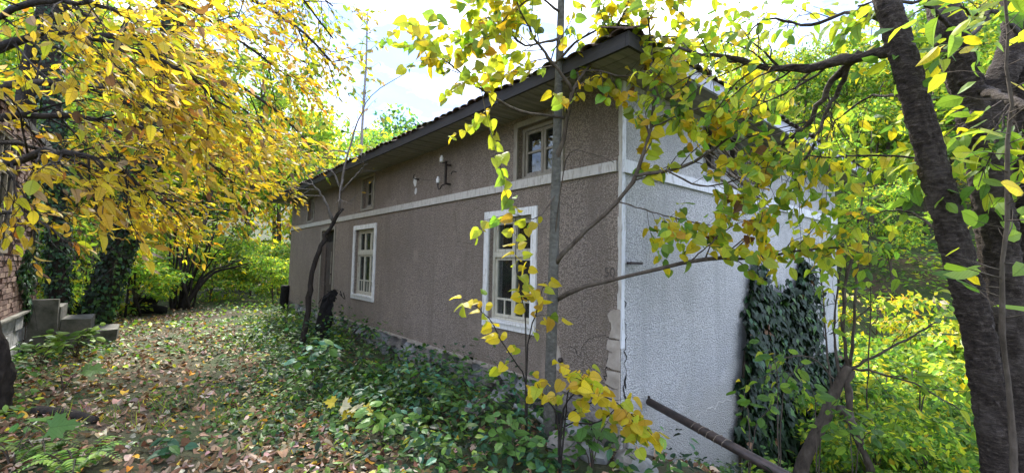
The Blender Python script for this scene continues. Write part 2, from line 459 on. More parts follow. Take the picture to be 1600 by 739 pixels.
M = dict(
    front=mat_roughcast('roughcast_brown', (0.40, 0.325, 0.262), (0.47, 0.385, 0.312), (0.19, 0.155, 0.125), (0.205, 0.165, 0.13), 0.62, (0.15, 0.12, 0.085), [((0, 5.2, .75), (9, 1.0, .8), .5), ((0, 1.35, .45), (9, .7, .7), .45), ((0, 9.6, 1.3), (9, 1.6, 1.6), .5)]),
    gable=mat_roughcast('roughcast_white', (0.70, 0.695, 0.69), (0.77, 0.765, 0.76), (0.42, 0.42, 0.42), (0.40, 0.40, 0.395), 0.6, (0.42, 0.40, 0.36), [((1.15, 0, 1.35), (.45, 9, .95), .8), ((.55, 0, 2.05), (.5, 9, .4), .5), ((.5, 0, .2), (.25, 9, .35), .5)]),
    band=mat_paint('limewash_band', (0.50, 0.47, 0.42), (0.27, 0.23, 0.19), 0.55),
    gband=mat_paint('limewash_band_white', (0.66, 0.67, 0.69), (0.36, 0.36, 0.35), 0.5),
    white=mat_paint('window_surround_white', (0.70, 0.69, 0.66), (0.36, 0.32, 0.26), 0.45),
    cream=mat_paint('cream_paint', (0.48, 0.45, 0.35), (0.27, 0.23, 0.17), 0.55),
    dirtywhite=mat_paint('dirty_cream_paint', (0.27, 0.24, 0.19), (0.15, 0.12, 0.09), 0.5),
    patch=mat_plain('lime_plaster', (0.24, 0.20, 0.16), (0.40, 0.35, 0.29), 9, 0.9, 0.5, 0.01),
    plaster_white=mat_plain('bare_white_plaster', (0.5, 0.48, 0.44), (0.68, 0.66, 0.62), 20, 0.9, 0.4, 0.006),
    glass=mat_glass('old_window_glass'),
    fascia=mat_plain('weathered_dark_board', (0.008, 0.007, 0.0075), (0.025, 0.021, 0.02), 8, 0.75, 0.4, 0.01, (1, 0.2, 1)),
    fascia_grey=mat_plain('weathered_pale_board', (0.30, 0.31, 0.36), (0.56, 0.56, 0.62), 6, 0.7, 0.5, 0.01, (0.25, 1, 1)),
    soffit=mat_plain('grey_soffit_board', (0.13, 0.118, 0.105), (0.28, 0.255, 0.23), 7, 0.85, 0.5, 0.008, (0.3, 2, 1)),
    tile=mat_plain('mossy_clay_tile', (0.035, 0.026, 0.022), (0.12, 0.065, 0.045), 9, 0.9, 0.6, 0.01),
    tile_moss=mat_plain('moss_tile', (0.035, 0.04, 0.015), (0.11, 0.085, 0.045), 11, 0.95, 0.8, 0.015),
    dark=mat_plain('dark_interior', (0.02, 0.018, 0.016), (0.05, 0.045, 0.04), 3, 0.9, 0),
    iron=mat_plain('rusty_black_iron', (0.012, 0.011, 0.011), (0.05, 0.034, 0.028), 16, 0.6, 0.3, 0.004, metal=0.2),
    pipe=mat_plain('rusty_pipe', (0.018, 0.015, 0.014), (0.075, 0.05, 0.04), 12, 0.5, 0.35, 0.004, metal=0.3),
    porcelain=mat_plain('porcelain', (0.62, 0.60, 0.57), (0.72, 0.70, 0.68), 5, 0.25, 0),
    lath=mat_plain('broken_lath', (0.09, 0.07, 0.05), (0.30, 0.24, 0.18), 9, 0.9, 0.5, 0.006),
    wood_dark=mat_plain('old_dark_wood', (0.025, 0.02, 0.016), (0.09, 0.068, 0.05), 8, 0.85, 0.6, 0.01, (3, 3, 0.6)),
    stone=mat_plain('rubble_stone', (0.13, 0.115, 0.10), (0.30, 0.27, 0.24), 7, 0.92, 0.8, 0.03),
    stone_grey=mat_plain('grey_stone', (0.16, 0.16, 0.155), (0.36, 0.36, 0.35), 6, 0.92, 0.8, 0.02),
    concrete=mat_plain('weathered_concrete', (0.045, 0.05, 0.033), (0.20, 0.185, 0.16), 4, 0.92, 0.6, 0.015),
    brick=mat_plain('old_red_brick', (0.075, 0.036, 0.028), (0.19, 0.11, 0.085), 5, 0.9, 0.6, 0.01),
    brick_pale=mat_plain('pale_brick', (0.16, 0.10, 0.075), (0.30, 0.20, 0.155), 5, 0.9, 0.6, 0.01),
    mortar=mat_plain('lime_mortar', (0.13, 0.115, 0.10), (0.26, 0.235, 0.21), 12, 0.95, 0.6, 0.01),
    paint_number=mat_plain('faded_black_paint', (0.07, 0.055, 0.045), (0.13, 0.105, 0.085), 30, 0.9, 0.2, 0.003),
    crack=mat_plain('crack', (0.012, 0.01, 0.008), (0.03, 0.025, 0.02), 20, 1.0, 0),
    bark_lime=mat_bark('young_lime_bark', (0.05, 0.048, 0.040), (0.105, 0.10, 0.085), (0.19, 0.185, 0.165), 1.6, 24, 0.5, 0.006),
    bark_cherry=mat_bark('cherry_bark', (0.010, 0.007, 0.006), (0.050, 0.037, 0.029), (0.17, 0.14, 0.12), 2.2, 24, 1.0, 0.03),
    bark_dark=mat_bark('dark_bark', (0.010, 0.008, 0.007), (0.03, 0.024, 0.02), (0.07, 0.058, 0.048), 0.4, 20, 1.0, 0.02),
    bark_brown=mat_bark('brown_bark', (0.03, 0.023, 0.017), (0.085, 0.066, 0.05), (0.15, 0.125, 0.10), 0.4, 20, 0.8, 0.012),
    bark_pale=mat_bark('pale_twig_bark', (0.16, 0.145, 0.13), (0.27, 0.25, 0.225), (0.38, 0.36, 0.33), 0.5, 20, 0.4, 0.005),
    bark_twig=mat_bark('grey_twig_bark', (0.07, 0.06, 0.05), (0.14, 0.125, 0.11), (0.24, 0.22, 0.20), 0.5, 20, 0.4, 0.005),
    charred=mat_bark('charred_wood', (0.004, 0.004, 0.004), (0.012, 0.011, 0.011), (0.03, 0.028, 0.026), 0.6, 26, 1.0, 0.03),
    ground=mat_ground(),
    leaf=mat_leaf('autumn_leaf', 0.6, 0.3, 0.5),
    leaf_far=mat_leaf('far_leaf', 0.55, 0, 0.6, veins=False, glow=1.3),
    leaf_ivy=mat_leaf('ivy_leaf', 0.12, 0.1, 0.6),
    leaf_herb=mat_leaf('herb_leaf', 0.35, 0.15, 0.5),
    litter=mat_leaf('litter_leaf', 0.12, 0.5, 0.75),
)

# ------------------------------------------------------------------ leaf templates  (x side, y along, z normal)
def tmpl(right, mids, fold=0.18, curl=-0.25, stalk=0.0, serr=0.0):
    """right: outline points (x>0) from base to tip; mids: y values of midrib"""
    right = np.asarray(right, float)
    mid = [(0, y) for y in mids]
    V = [(x, y) for x, y in mid] + [(x, y) for x, y in right] + [(-x, y) for x, y in right]
    V = np.asarray(V, float); nm, nr = len(mid), len(right)
    T = []
    for sgn, off in ((1, nm), (-1, nm + nr)):
        i = j = 0
        while i < nm - 1 or j < nr - 1:
            if j < nr - 1 and (i == nm - 1 or right[j + 1][1] <= mids[min(i + 1, nm - 1)] + 1e-6):
                tri = (i, off + j, off + j + 1); j += 1
            else:
                tri = (i, off + j, i + 1); i += 1
            T.append(tri if sgn > 0 else tri[::-1])
    z = fold * np.abs(V[:, 0]) + curl * V[:, 1] ** 2 + 0.05 * np.sin(9 * V[:, 1]) * np.abs(V[:, 0])
    V3 = np.c_[V, z]; luv = np.c_[V, np.zeros(len(V))]
    if stalk:
        V3[:, 1] += stalk; n0 = len(V3)
        V3 = np.concatenate([V3, [[-0.012, stalk + 0.02, 0], [0.012, stalk + 0.02, 0], [0, 0, 0.03]]])
        luv = np.concatenate([luv, np.zeros((3, 3))]); T.append((n0, n0 + 1, n0 + 2))
    return V3, np.asarray(T, int), luv


heart = [(0.0, 0.0), (0.10, -0.09), (0.26, -0.10), (0.40, -0.01), (0.47, 0.14), (0.455, 0.27), (0.47, 0.30), (0.40, 0.47), (0.41, 0.50), (0.35, 0.64), (0.25, 0.78), (0.11, 0.88), (0.0, 1.03)]
heart2 = [(0.0, 0.0), (0.16, -0.08), (0.36, -0.06), (0.50, 0.14), (0.50, 0.36), (0.43, 0.56), (0.28, 0.76), (0.10, 0.90), (0.0, 1.02)]
T_LIME = tmpl(heart, [0.0, 0.3, 0.6, 1.03], 0.16, -0.28, 0.28)
T_LIME2 = tmpl(heart2, [0.0, 0.4, 1.02], -0.30, -0.05, 0.28)
T_LIME3 = tmpl(heart, [0.0, 0.3, 0.6, 1.03], 0.42, -0.42, 0.28)
T_ELL = tmpl([(0, 0), (0.13, 0.14), (0.215, 0.36), (0.20, 0.6), (0.11, 0.84), (0, 1)], [0, 0.35, 0.7, 1], 0.25, -0.15, 0.10)
T_ELL2 = tmpl([(0, 0), (0.17, 0.15), (0.27, 0.38), (0.235, 0.64), (0.12, 0.86), (0, 1)], [0, 0.4, 1], -0.2, -0.22, 0.10)
T_ELL3 = tmpl([(0, 0), (0.15, 0.12), (0.25, 0.34), (0.22, 0.6), (0.12, 0.84), (0, 1)], [0, 0.3, 0.55, 0.8, 1], 0.55, -0.55, 0.10)
T_ELL4 = tmpl([(0, 0), (0.12, 0.16), (0.19, 0.36), (0.20, 0.6), (0.09, 0.86), (0, 1)], [0, 0.3, 0.55, 0.8, 1], -0.35, 0.45, 0.10)
T_DIA = (np.array([[0, 0, 0], [0.30, 0.42, 0.07], [0, 1, -0.08], [-0.30, 0.42, 0.07]], float), np.array([[0, 1, 2], [0, 2, 3]]), np.array([[0, 0, 0], [0.3, 0.42, 0], [0, 1, 0], [-0.3, 0.42, 0]], float))
T_OVAL = tmpl([(0, 0), (0.28, 0.3), (0.24, 0.66), (0, 1)], [0, 0.5, 1], 0.2, -0.2)
T_IVY = tmpl([(0, 0), (0.22, -0.14), (0.46, 0.02), (0.40, 0.24), (0.42, 0.42), (0.22, 0.55), (0, 1)], [0, 0.35, 1], 0.12, -0.2, 0.1)
T_MAPLE = tmpl([(0, 0), (0.16, -0.06), (0.42, -0.16), (0.34, 0.04), (0.66, 0.12), (0.52, 0.24), (0.60, 0.46), (0.38, 0.42), (0.22, 0.50), (0.26, 0.74), (0.12, 0.76), (0, 1.05)], [0, 0.25, 0.5, 1.05], 0.08, -0.15, 0.25)
T_GRASS = (np.array([[-0.02, 0, 0], [0.02, 0, 0], [-0.017, 0.5, 0.06], [0.017, 0.5, 0.06], [0, 1, 0.3]], float), np.array([[0, 1, 3], [0, 3, 2], [2, 3, 4]]), np.zeros((5, 3)))

PAL = dict(
    yel=(0.60, 0.475, 0.03), yel2=(0.60, 0.42, 0.05), gold=(0.50, 0.31, 0.028), yg=(0.41, 0.455, 0.04), lime=(0.205, 0.32, 0.045),
    green=(0.10, 0.20, 0.036), mid=(0.065, 0.15, 0.028), dark=(0.010, 0.030, 0.011), blue=(0.035, 0.095, 0.045), orange=(0.62, 0.25, 0.03),
    brown=(0.17, 0.085, 0.04), tan=(0.40, 0.27, 0.16), pale=(0.55, 0.44, 0.34), pink=(0.42, 0.27, 0.21), olive=(0.17, 0.17, 0.04), cream=(0.62, 0.56, 0.36), teal=(0.07, 0.20, 0.12),
)
PN = list(PAL)
PC = np.array([PAL[k] for k in PN])


def norm(a): return a / (np.linalg.norm(a, axis=-1, keepdims=True) + 1e-9)


def pick(mix, n):
    k = list(mix); w = np.array([mix[q] for q in k], float); w /= w.sum()
    return np.array([PN.index(q) for q in k])[RNG.choice(len(k), n, p=w)]


def leaf_frames(A, Nn):
    A = norm(A); S = norm(np.cross(A, Nn)); Nn = np.cross(S, A); return A, S, Nn


def leaf_mesh(name, T, O, A, Nn, size, cidx, mat, jitter=0.18, origin=None):
    TV, TT, TL = T; n = len(O); k = len(TV)
    A, S, Nn = leaf_frames(A, Nn)
    sz = np.asarray(size)[:, None, None]
    V = O[:, None] + sz * (TV[None, :, 0:1] * S[:, None] + TV[None, :, 1:2] * A[:, None] + TV[None, :, 2:3] * Nn[:, None])
    V = V.reshape(-1, 3)
    if origin is not None: V = V - np.asarray(origin)
    tri = (TT[None] + (np.arange(n) * k)[:, None, None]).reshape(-1, 3)
    c = PC[cidx] * (1 + jitter * RNG.normal(0, 1, (n, 1))) * (1 + 0.08 * RNG.normal(0, 1, (n, 3)))
    c = np.clip(c, 0.004, 0.85)
    return np_mesh(name, V, [tri], mat, col=np.repeat(c, k, 0), luv=np.tile(TL, (n, 1)))


_lm = {}
def leaf_data(T, key, ci, mat):
    k = (key, ci, mat.name)
    if k not in _lm:
        TV, TT, TL = T
        _lm[k] = np_mesh('leaf', TV, [TT], mat, col=np.tile(PC[ci], (len(TV), 1)), luv=TL)
    return _lm[k]


def leaf_objects(parent, base, T, key, O, A, Nn, size, cidx, mat, name='leaf'):
    A, S, Nn = leaf_frames(A, Nn)
    for i in range(len(O)):
        o = bpy.data.objects.new(name, leaf_data(T, key, int(cidx[i]), mat)); COL.objects.link(o)
        o.parent = parent
        mm = Matrix(((S[i][0], A[i][0], Nn[i][0], 0), (S[i][1], A[i][1], Nn[i][1], 0), (S[i][2], A[i][2], Nn[i][2], 0), (0, 0, 0, 1)))
        o.location = tuple(O[i] - base); o.rotation_euler = mm.to_euler(); o.scale = (size[i],) * 3


# ------------------------------------------------------------------ tree machinery
class Tree:
    def __init__(s): s.tubes = []; s.twigs = []
    def limb(s, pts, r0, r1, sides=7, rough=0.0, pw=1.0):
        t = np.linspace(0, 1, len(pts)) ** pw
        rad = (r0 + (r1 - r0) * t) * (1 + .13 * RNG.normal(0, 1, len(pts)).clip(-1, 2) * (r0 < .05))
        pts = np.asarray(pts, float)
        if len(pts) > 4 and r0 < .05: pts = pts.copy(); pts[1:-1] += RNG.normal(0, .3 * r0 + .0015, (len(pts) - 2, 3))
        s.tubes.append((pts, rad, sides, rough)); return pts
    def wood(s, origin):
        mb = MB()
        for p, r, sd, ro in s.tubes: mb.tube(np.asarray(p) - origin, r, sd, ro, cap=True)
        return mb


def wander(p0, d, Ln, n, wig, trop=(0, 0, 0)):
    d = norm(np.asarray(d, float)); p = np.array(p0, float); out = [p.copy()]; st = Ln / n
    for _ in range(n):
        d = norm(d + RNG.normal(0, wig, 3) + np.asarray(trop) / n)
        p = p + d * st; out.append(p.copy())
    return np.array(out)


def sprout(tree, path, levels, lv=0, r0=0.02, t0=0.25, out_dir=None):
    """spawn side branches along path, levels: list of dict(n, len, ang, wig, trop, seg)"""
    if lv >= len(levels): tree.twigs.append(path); return
    sp = levels[lv]; k = sp['n'] if not isinstance(sp['n'], tuple) else RNG.integers(*sp['n'])
    T = np.gradient(path, axis=0)
    for j in range(k):
        t = t0 + (1 - t0) * (j + RNG.uniform(0.1, 0.9)) / k
        x = t * (len(path) - 1); i = min(int(x), len(path) - 2); f = x - i
        p = path[i] * (1 - f) + path[i + 1] * f; tg = norm(T[i])
        q = RNG.normal(0, 1, 3)
        if out_dir is not None and lv == 0: q = q + np.asarray(out_dir) * 1.5
        q = norm(q - tg * (q @ tg)); a = R(RNG.uniform(*sp['ang']))
        d = tg * math.cos(a) + q * math.sin(a)
        Ln = RNG.uniform(*sp['len']) * (1.15 - 0.5 * t)
        pts = wander(p, d, Ln, sp.get('seg', 5), sp['wig'], sp['trop'])
        rr = r0 * sp.get('rr', 0.5) * (1.1 - 0.5 * t)
        tree.limb(pts, rr, rr * 0.3, 5 if rr > 0.006 else 4 if rr > 0.003 else 3)
        sprout(tree, pts, levels, lv + 1, rr, 0.1)
    if sp.get('keep'): tree.twigs.append(path[len(path) // 2:])


def twig_leaves(twigs, spacing, size, mix, axis_bias=(0, 0, -0.3), lat=0.8, nup=1.0, njit=0.5, t0=0.15):
    O, A, Nn = [], [], []
    ab = np.asarray(axis_bias, float)
    for tw in twigs:
        seg = np.linalg.norm(np.diff(tw, axis=0), axis=1); Ln = seg.sum(); k = max(1, int(Ln * (1 - t0) / spacing))
        cs = np.concatenate([[0], np.cumsum(seg)]) / (Ln + 1e-9)
        t = t0 + (1 - t0) * (np.arange(k) + RNG.uniform(0.2, 1.0, k)) / k
        t = np.minimum(t, 1)
        p = np.stack([np.interp(t, cs, tw[:, a]) for a in range(3)], 1)
        tg = norm(tw[-1] - tw[0])
        sd = norm(np.cross(tg, UP) + 1e-4)
        sgn = np.where(np.arange(k) % 2 == 0, 1, -1)[:, None]
        a = tg * 0.6 + sgn * sd * lat + ab + RNG.normal(0, 0.35, (k, 3))
        n_ = UP * nup + RNG.normal(0, njit, (k, 3))
        O.append(p); A.append(a); Nn.append(n_)
    O = np.concatenate(O); A = np.concatenate(A); Nn = np.concatenate(Nn)
    n = len(O); S = RNG.uniform(size[0], size[1], n) * RNG.uniform(0.85, 1.1, n)
    return [O, A, Nn, S, pick(mix, n)]


def split_leaves(root, base, LF, T, key, mat, nobj=300, T2=None, name='leaf', stuff='foliage', margin=30):
    """the largest in view become leaf objects, the rest one part"""
    O, A, Nn, S, C = LF
    d = O - CAM; z = d @ cf; zz = np.maximum(z, 0.1)
    px = CX + F * (d @ cr) / zz; py = CY - F * (d @ cu) / zz
    vis = (z > 0.3) & (px > -margin) & (px < W + margin) & (py > -margin) & (py < H + margin)
    score = np.where(vis, S / zz, 0)
    order = np.argsort(-score); big = order[:nobj]; big = big[score[big] > 0]
    rest = np.setdiff1d(np.arange(len(O)), big)
    if len(big):
        if T2 is None: leaf_objects(root, base, T, key, O[big], A[big], Nn[big], S[big], C[big], mat, name)
        else:
            for q in range(len(T2)):
                b = big[q::len(T2)]
                leaf_objects(root, base, T2[q], key + str(q), O[b], A[b], Nn[b], S[b], C[b], mat, name)
    if len(rest):
        for q, Tq in enumerate(T2 or [T]):
            r_ = rest[q::len(T2 or [T])]
            if len(r_): tag(link(stuff, leaf_mesh(stuff, Tq, O[r_], A[r_], Nn[r_], S[r_], C[r_], mat, origin=base), root), kind='stuff')


def cat(*lfs): return [np.concatenate([l[i] for l in lfs]) for i in range(5)]


# ================================================================== THE GROUND
rr_ = np.concatenate([np.linspace(0.0, 12, 70), np.linspace(12.6, 160, 70)])
na = 180; th_ = np.arange(na) / na * 2 * math.pi
gx = rr_[:, None] * np.cos(th_); gy = rr_[:, None] * np.sin(th_)
gz = G(gx, gy)
gv = np.stack([gx, gy, gz], -1).reshape(-1, 3)
ii = np.arange(len(rr_) - 1)[:, None] * na; a_ = ii + np.arange(na); a2_ = ii + (np.arange(na) + 1) % na
gq = np.stack([a_, a2_, a2_ + na, a_ + na], -1).reshape(-1, 4)[:, ::-1]
o = link('ground', np_mesh('ground', gv, [gq], M['ground'], smooth=True)); tag(o, kind='structure')

# ================================================================== THE HOUSE   local frame: x along end wall, y along front wall
HROT = math.atan2(d2[1], d2[0])
house = empty('house', CC, 'long abandoned roughcast house with brown front, pale end wall and hipped roof', 'house', rotz=HROT)
LEN, WID, ZS = 11.67, 6.22, 3.20
OH, OHG = 0.48, 0.40


def wall_sheet(name, mat, amin, amax, z0, z1, openings, depth, f, parent, steps=0.6, closed=()):
    """f(a, z, inset) -> point.  openings: (a0,a1,z0,z1).  inset positive = into the house"""
    As = sorted(set([amin, amax] + [v for o_ in openings for v in o_[:2]])); Zs = sorted(set([z0, z1] + [v for o_ in openings for v in o_[2:4]]))
    V = []; Qs = []; idx = {}
    def vid(a, z, i):
        k = (round(a, 4), round(z, 4), i)
        if k not in idx: idx[k] = len(V); V.append(f(a, z, i))
        return idx[k]
    def inside(a, z): return any(o_[0] < a < o_[1] and o_[2] < z < o_[3] for o_ in openings)
    for a0, a1 in zip(As[:-1], As[1:]):
        for q0, q1 in zip(Zs[:-1], Zs[1:]):
            if not inside((a0 + a1) / 2, (q0 + q1) / 2):
                Qs.append([vid(a0, q0, 0), vid(a1, q0, 0), vid(a1, q1, 0), vid(a0, q1, 0)])
    for n_, o_ in enumerate(openings):
        a0, a1, q0, q1 = o_
        cs = [(a0, q0), (a1, q0), (a1, q1), (a0, q1)]
        for i in range(4):
            p, q = cs[i], cs[(i + 1) % 4]
            Qs.append([vid(*p, 0), vid(*q, 0), vid(*q, depth), vid(*p, depth)])
        if n_ in closed: Qs.append([vid(*c, depth) for c in cs])
    o_ = link(name, np_mesh(name, V, [np.array(Qs)], mat), parent)
    return o_


ff = lambda a, z, i: (i, a, z)            # front wall plane x=0
fg = lambda a, z, i: (a, i, z)            # end wall plane y=0
W1 = (1.16, 1.93, 0.89, 2.09); W2 = (5.45, 6.42, 0.89, 2.16)
A1 = (0.76, 1.42, 2.50, 3.09); A2 = (5.57, 6.12, 2.56, 3.14); A3 = (9.42, 9.94, 2.56, 3.14)
DOOR = (7.72, 8.62, 0.20, 2.24)
PLZ = 0.36
wall_sheet('wall', M['front'], 0.0, LEN, PLZ, ZS + 0.15, [W1, W2, A1, A2, A3, (7.72, 8.62, PLZ, 2.24)], 0.22, ff, house)
GH = (1.45, 3.30, 2.66, 3.17)
CAVE = (0.035, 0.115, -0.22, 0.34)
wall_sheet('wall', M['gable'], 0.0, WID, -3.6, ZS + 0.15, [GH, CAVE], 0.25, fg, house, closed=(0, 1))
mb = MB(); mb.box(WID - 0.02, WID, 0.01, LEN, -3.6, ZS + 0.15); mb.box(0.01, WID - 0.03, LEN - 0.02, LEN, -1, ZS + 0.15)
mb.build('back_wall', M['gable'], house)
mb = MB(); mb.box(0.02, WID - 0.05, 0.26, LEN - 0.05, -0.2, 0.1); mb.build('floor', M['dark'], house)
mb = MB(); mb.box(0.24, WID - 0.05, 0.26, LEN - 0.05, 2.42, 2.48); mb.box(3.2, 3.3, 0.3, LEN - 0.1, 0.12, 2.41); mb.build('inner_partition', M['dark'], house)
# plinth of rubble stones set back under the render
pl = MB(); pl.box(0.07, 0.3, 0.02, LEN - 0.01, -0.8, PLZ + 0.02); plinth = pl.build('plinth', M['mortar'], house)
stone_me = []
for k in range(6):
    s_ = MB(); s_.box(-0.05, 0.06, -0.5, 0.5, -0.5, 0.5, 0.12); me = s_.mesh('stone', M['stone'] if k % 2 else M['stone_grey']); stone_me.append(me)
y = 0.1
while y < LEN - 0.3:
    for zz in (-0.02, 0.17):
        wd_ = random.uniform(0.2, 0.36)
        o = link('stone', stone_me[random.randrange(6)], plinth, (0.06, y + wd_ / 2 + (0.1 if zz > 0 else 0), zz + 0.09))
        o.scale = (random.uniform(0.5, 1.0), wd_ * 0.95, random.uniform(0.14, 0.18)); o.rotation_euler = (random.uniform(-.12, .12), 0, random.uniform(-.05, .05))
    y += wd_ + 0.02
# ragged lower lip of the render
lip = MB(); yy = np.linspace(0.6, LEN - 3.1, 46)
for y0, y1 in zip(yy[:-1], yy[1:]):
    lip.box(-0.018 - random.uniform(0, .012), 0.05, y0, y1 - 0.0005, PLZ - random.uniform(0.0, 0.05), PLZ + 0.012)
lip.build('render_lip', M['patch'], house)

# string course
mb = MB(); mb.box(-0.028, 0.0, 0.045, LEN, 2.39, 2.485); mb.build('string_course', M['band'], house)
mb = MB(); mb.box(0.0, WID, -0.03, 0.0, 2.375, 2.49); mb.build('string_course', M['gband'], house)
# corner strips
mb = MB(); zs_ = np.linspace(1.18, ZS, 16)
for z0, z1 in zip(zs_[:-1], zs_[1:]): mb.box(-0.0065 - random.uniform(0, .002), 0.01, -0.004, 0.032 + random.uniform(-.006, .006), z0, z1)
mb.build('corner_strip', M['band'], house)
mb = MB(); zs_ = np.linspace(0.85, ZS, 20)
for z0, z1 in zip(zs_[:-1], zs_[1:]): mb.box(-0.0045, 0.040 + random.uniform(-.008, .01), -0.0075, 0.01, z0, z1)
mb.build('corner_strip', M['gband'], house)


def ribbon(name, pts, width, mat, plane, parent, off=0.0025):
    """thin irregular crack on the front ('f') or end ('g') wall"""
    pts = smooth_path([(p[0], p[1], 0) for p in pts], max(8, len(pts) * 5))[:, :2]
    pts = pts + RNG.normal(0, width * 0.8, pts.shape)
    t = norm(np.gradient(pts, axis=0)); nrm = np.c_[-t[:, 1], t[:, 0]]
    w = width * RNG.uniform(0.25, 1.0, len(pts))[:, None]
    a = pts + nrm * w / 2; b = pts - nrm * w / 2
    def to3(q): return np.c_[np.full(len(q), -off), q[:, 0], q[:, 1]] if plane == 'f' else np.c_[q[:, 0], np.full(len(q), -off), q[:, 1]]
    V = np.concatenate([to3(a), to3(b)]); n = len(pts); i = np.arange(n - 1)
    return link(name, np_mesh(name, V, [np.stack([i, i + 1, n + i + 1, n + i], 1)], mat), parent)


def FP(*px): return [front(x, y_) for x, y_ in px]
def GP(*px): return [gable(x, y_) for x, y_ in px]
ribbon('crack', FP((949, 557), (947, 590), (951, 615), (944, 645), (937, 662)), 0.016, M['crack'], 'f', house)
ribbon('crack', FP((880, 535), (897, 543), (905, 556), (915, 535), (940, 524), (955, 528)), 0.007, M['crack'], 'f', house)
ribbon('crack', FP((878, 560), (874, 585), (872, 600)), 0.010, M['crack'], 'f', house)
ribbon('crack', FP((706, 300), (712, 345), (716, 380)), 0.004, M['crack'], 'f', house)
ribbon('crack', GP((976, 470), (975, 500), (979, 530), (976, 560), (980, 592)), 0.016, M['crack'], 'g', house)
ribbon('crack', GP((974, 590), (977, 612), (976, 640), (979, 668)), 0.03, M['crack'], 'g', house)
ribbon('crack', GP((1112, 688), (1118, 684), (1124, 683)), 0.02, M['crack'], 'g', house)
ribbon('mortar_ridge', GP((1085, 652), (1105, 640), (1128, 628), (1152, 618)), 0.018, M['plaster_white'], 'g', house, 0.004)
# broken smooth plaster at the foot of the corner
pz = [(-0.12, .16), (.05, .17), (.20, .14), (.33, .18), (.50, .15), (.66, .15), (.80, .12), (.92, .16), (1.06, .12)]
for k, (z0, hh_) in enumerate(pz):
    wv = 0.20 - 0.10 * k / len(pz) + random.uniform(-.015, .02)
    n_ = 9; pts = []
    for (yv, zv) in ((0.002, z0 + .004), (wv * .5, z0 + random.uniform(0, .02)), (wv, z0 + random.uniform(.0, .03)), (wv + random.uniform(-.03, .03), z0 + hh_ * .55), (wv - random.uniform(0, .03), z0 + hh_ - .012), (wv * .5, z0 + hh_ - random.uniform(.004, .02)), (0.002, z0 + hh_ - .004)):
        pts.append((-0.004, yv, zv))
    mb = MB(); mb.poly_slab(np.array(pts)[::-1], (-0.012 - random.uniform(0, .008), 0, 0)); mb.build('plaster_patch', M['patch'], house)
for px_, py_, w_, h_ in ((649, 284, 9, 18), (650, 299, 7, 12), (687, 250, 3, 22)):
    c0 = front(px_, py_); s_ = 685 / 5.9 / 1.05
    pts = [(-0.003, c0[0] + w_ / s_ / 2 * math.cos(a) * random.uniform(.7, 1.1) * 1.4, c0[1] + h_ / s_ / 2 * math.sin(a) * random.uniform(.8, 1.1)) for a in np.arange(10) / 10 * 6.283]
    mb = MB(); mb.poly_slab(np.array(pts)[::-1], (-0.003, 0, 0)); mb.build('plaster_patch', M['plaster_white' if w_ > 3 else 'patch'], house)
c0 = front(873, 562)
pts = [(-0.003, c0[0] + .045 * math.cos(a) * random.uniform(.7, 1.1), c0[1] + .13 * math.sin(a) * random.uniform(.8, 1.1)) for a in np.arange(12) / 12 * 6.283]
mb = MB(); mb.poly_slab(np.array(pts)[::-1], (-0.005, 0, 0)); mb.build('plaster_patch', M['patch'], house)

# house number 50
cu_ = bpy.data.curves.new('num', 'FONT'); cu_.body = '50'; cu_.size = 0.125; cu_.extrude = 0.0008; cu_.resolution_u = 3
to = bpy.data.objects.new('num', cu_); COL.objects.link(to)
me = bpy.data.meshes.new_from_object(to.evaluated_get(bpy.context.evaluated_depsgraph_get()))
bpy.data.objects.remove(to)
me.materials.append(M['paint_number'])
nb = link('house_number', me, house, (-0.006, 0.185, 1.455))
nb.matrix_local = Matrix(((0, 0, -1, -0.006), (-1, 0, 0, 0.185), (0, 1, 0, 1.455), (0, 0, 0, 1)))

